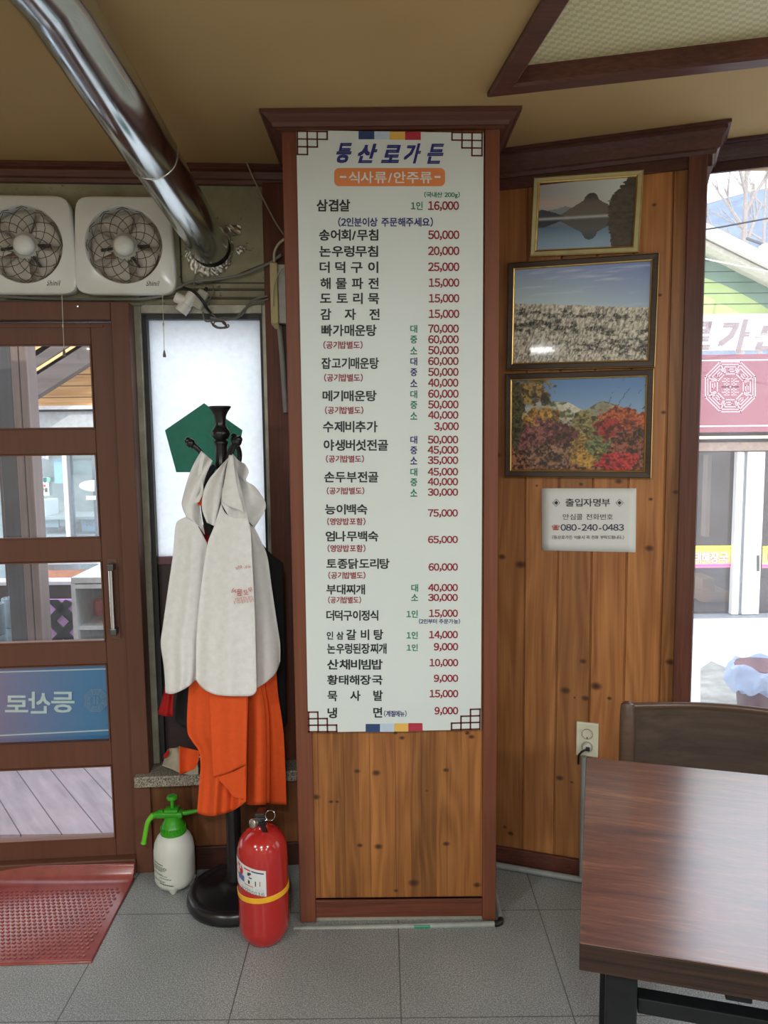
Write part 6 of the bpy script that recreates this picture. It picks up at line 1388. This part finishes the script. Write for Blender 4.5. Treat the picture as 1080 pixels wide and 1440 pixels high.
q = MB(); p0, p1 = rp(1066, 781, -.05), rp(1066, 803, -.05); q.tube([p0, p1], .012, 8); q.build('door_handle', plain('dark handle', (.12, .10, .09), .4, .5), RB)
# yellow dish banners
for (x0, x1, txt, tx0, tx1, lab) in ((935, 1029, '황태해장국', 962, 1024, 'yellow and pink strip banner with white lettering on the left door glass'), (1071.5, 1160, '더덕구이', 1080, 1130, 'yellow and pink strip banner on the right door glass')):
    D_ = thing('strip_banner', lab, 'banner', rp((x0 + x1) / 2, 799, .03), group=None)
    t = NT('yellow to pink print ' + txt); s_ = t.sep(t.coord())[2]; mr = t.n('ShaderNodeMapRange'); t.link(s_, mr.inputs[0]); h_ = rp(1000, 767)[2] - rp(1000, 799)[2]; mr.inputs[1].default_value = 0; mr.inputs[2].default_value = h_
    t.set(t.ramp(mr.outputs[0], [(0, (.75, .18, .28)), (.08, (.75, .18, .28)), (.1, (.50, .10, .42)), (.16, (.50, .10, .42)), (.18, (.85, .42, .22)), (.6, (.88, .62, .14)), (.86, (.86, .72, .06)), (.87, (.30, .34, .05)), (.89, (.30, .34, .05)), (.9, (.88, .78, .08)), (1, (.88, .78, .08))]), .5)
    a = rp(x0, 799, .03); b = rp(x1, 767, .03); q = MB(); q.box(a[0], b[0], Yr + .03, Yr + .034, a[2], b[2]); q.build('banner_sheet', t.m, D_)
    q = MB(); put_text(q, txt, tx0 - .6, tx1 + .6, 775.4, 792.6, lambda x, y: rp(x, y, .0290), .075); q.build('lettering_outline', plain('brown outline ' + txt, (.36, .20, .10), .5), D_)
    q = MB(); put_text(q, txt, tx0, tx1, 776, 792, lambda x, y: rp(x, y, .0270), .02); q.build('lettering', plain('white lettering ' + txt, (.85, .84, .84), .5) if x0 < 1000 else BLACKM, D_)
q = MB(); a = rp(987, 847, .3); b = rp(1026, 832, .3); q.box(a[0], b[0], Yr + .3, Yr + .6, a[2], b[2], None, .004); c0 = rp(1006, 814, .3); q.box(a[0], c0[0], Yr + .3, Yr + .6, b[2] + .002, c0[2], None, .004)
tag(q.build('cardboard_box', plain('cardboard', (.52, .36, .20), .7)), 'open cardboard box behind the restaurant door glass', 'box')
# bin with a blue bag
Yb = 4.2
BIN = thing('waste_bin', 'dark bin with a pale blue bag turned over its rim in the snow', 'bin', (atY(1068, 980, Yb)[0], Yb, -.15))
bx = atY(1070, 980, Yb)[0]; zr_ = atY(1060, 946, Yb - .15)[2]; r_ = .15
BAG = film('pale blue plastic bag', (.52, .62, .82), .4, .2, rough=.3)
q = MB(); q.lathe([(.115, -.15), (.12, -.14), (r_ - .004, zr_ - .004)], 40, Matrix.Translation((bx, Yb, 0))); q.build('bin_body', plain('dark red and green bin', (.14, .05, .06), .45, var=.5, scale=6), BIN)
q = MB(); rows = []
for k, (rr_, z) in enumerate(((r_ * .90, zr_ - .14), (r_ * .93, zr_ - .02), (r_, zr_ + .006), (r_ * 1.05, zr_ - .004), (r_ * 1.16, zr_ - .03), (r_ * 1.30, zr_ - .08), (r_ * 1.24, zr_ - .125))):
    rows.append([(bx + rr_ * (1 + .07 * (k > 3) * math.sin(a * 7 + k) + .03 * math.sin(a * 13 + 2 * k)) * math.cos(a), Yb + rr_ * (1 + .07 * (k > 3) * math.sin(a * 7 + k)) * math.sin(a), z + .015 * math.sin(a * 5 + k) + .02 * (k > 4) * math.sin(a * 9)) for a in np.linspace(0, 2 * math.pi, 73)])
q.grid(rows); q.build('bag', BAG, BIN)
# power lines and trees, hill
q = MB(); q.tube([rp(930, 332, -1.2), rp(1010, 320, -1.2), rp(1200, 285, -1.2)], .006, 6); tag(q.build('power_line', BLACKM), 'dark wire crossing in front of the hill and bare trees', 'wire')
q = MB(); q.tube([rp(930, 348, -.9), rp(1000, 366, -.9), rp(1200, 405, -.9)], .005, 6); tag(q.build('power_line', plain('white wire', (.75, .75, .75), .5)), 'white wire crossing in front of the green siding', 'wire')
LB = thing('outdoor_lamp', 'white globe bulb under the roof verge across the yard', 'lamp', rp(1077, 352, -.6))
q = MB(); q.ball(rp(1077, 355, -.6), .065, 12); q.build('globe', plain('white globe', (.85, .85, .85), .3), LB)
q = MB(); pz = rp(1077, 345, -.6); q.tube([pz, pz + np.array([0, .3, .12])], .012, 8); q.build('bracket', BLACKM, LB)
BARK = plain('pale bark', (.30, .26, .24), .8, var=.2)
def tree(label, x, y0, ytop, Y, seed, r0):
    rr_ = random.Random(seed); base = atY(x, y0, Y); top = atY(x + 2, ytop, Y); q = MB(); base[2] = -.15
    q.tube([base, base * .5 + top * .5, top], [r0, r0 * .7, r0 * .25], 8)
    def br(p, d, l, r_, dep):
        e = p + d * l; q.tube([p, p + d * l * .5 + np.array([0, 0, .02 * l]), e], [r_, r_ * .75, r_ * .4], 6)
        if dep:
            for _ in range(3): dd_ = d + np.array([rr_.uniform(-.6, .6), rr_.uniform(-.3, .3), rr_.uniform(.1, .6)]); dd_ /= np.linalg.norm(dd_); br(p + d * l * rr_.uniform(.35, .9), dd_, l * .55, r_ * .5, dep - 1)
    h = top[2] - base[2]
    for i in range(9):
        f = .55 + .42 * i / 9; s = -1 if i % 2 else 1; d = np.array([s * rr_.uniform(.5, .9), rr_.uniform(-.4, .4), rr_.uniform(.6, 1.2)]); d /= np.linalg.norm(d); br(base + (top - base) * f, d, h * .14 * (1.2 - .5 * i / 9), r0 * .35, 2)
    tag(q.build('bare_tree', BARK), label, 'tree')
tree('leafless tree with a tall straight trunk beyond the roof', 1049, 320, 205, 13.0, 4, .10)
tree('smaller leafless tree at the window edge beyond the roof', 1076, 330, 230, 15.0, 9, .07)
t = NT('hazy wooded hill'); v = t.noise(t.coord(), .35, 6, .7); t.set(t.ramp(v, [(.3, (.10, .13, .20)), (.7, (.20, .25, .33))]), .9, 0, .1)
q = MB(); rows = []
for i in range(13):
    rows.append([(x, 45 + i * 3.0 + 2 * math.sin(x * .1), -.4 + (18 + 5 * math.sin(x * .055 + .6) + 2 * math.sin(x * .21)) * math.sin(min(1, i / 9) * math.pi / 2)) for x in np.linspace(-10, 70, 41)])
q.grid(rows); struct(q.build('hill', t.m), 'hazy wooded hillside behind the restaurant')

bpy.data.objects.remove(TMPO); bpy.data.curves.remove(TMPC); bpy.data.scenes.remove(TMP)
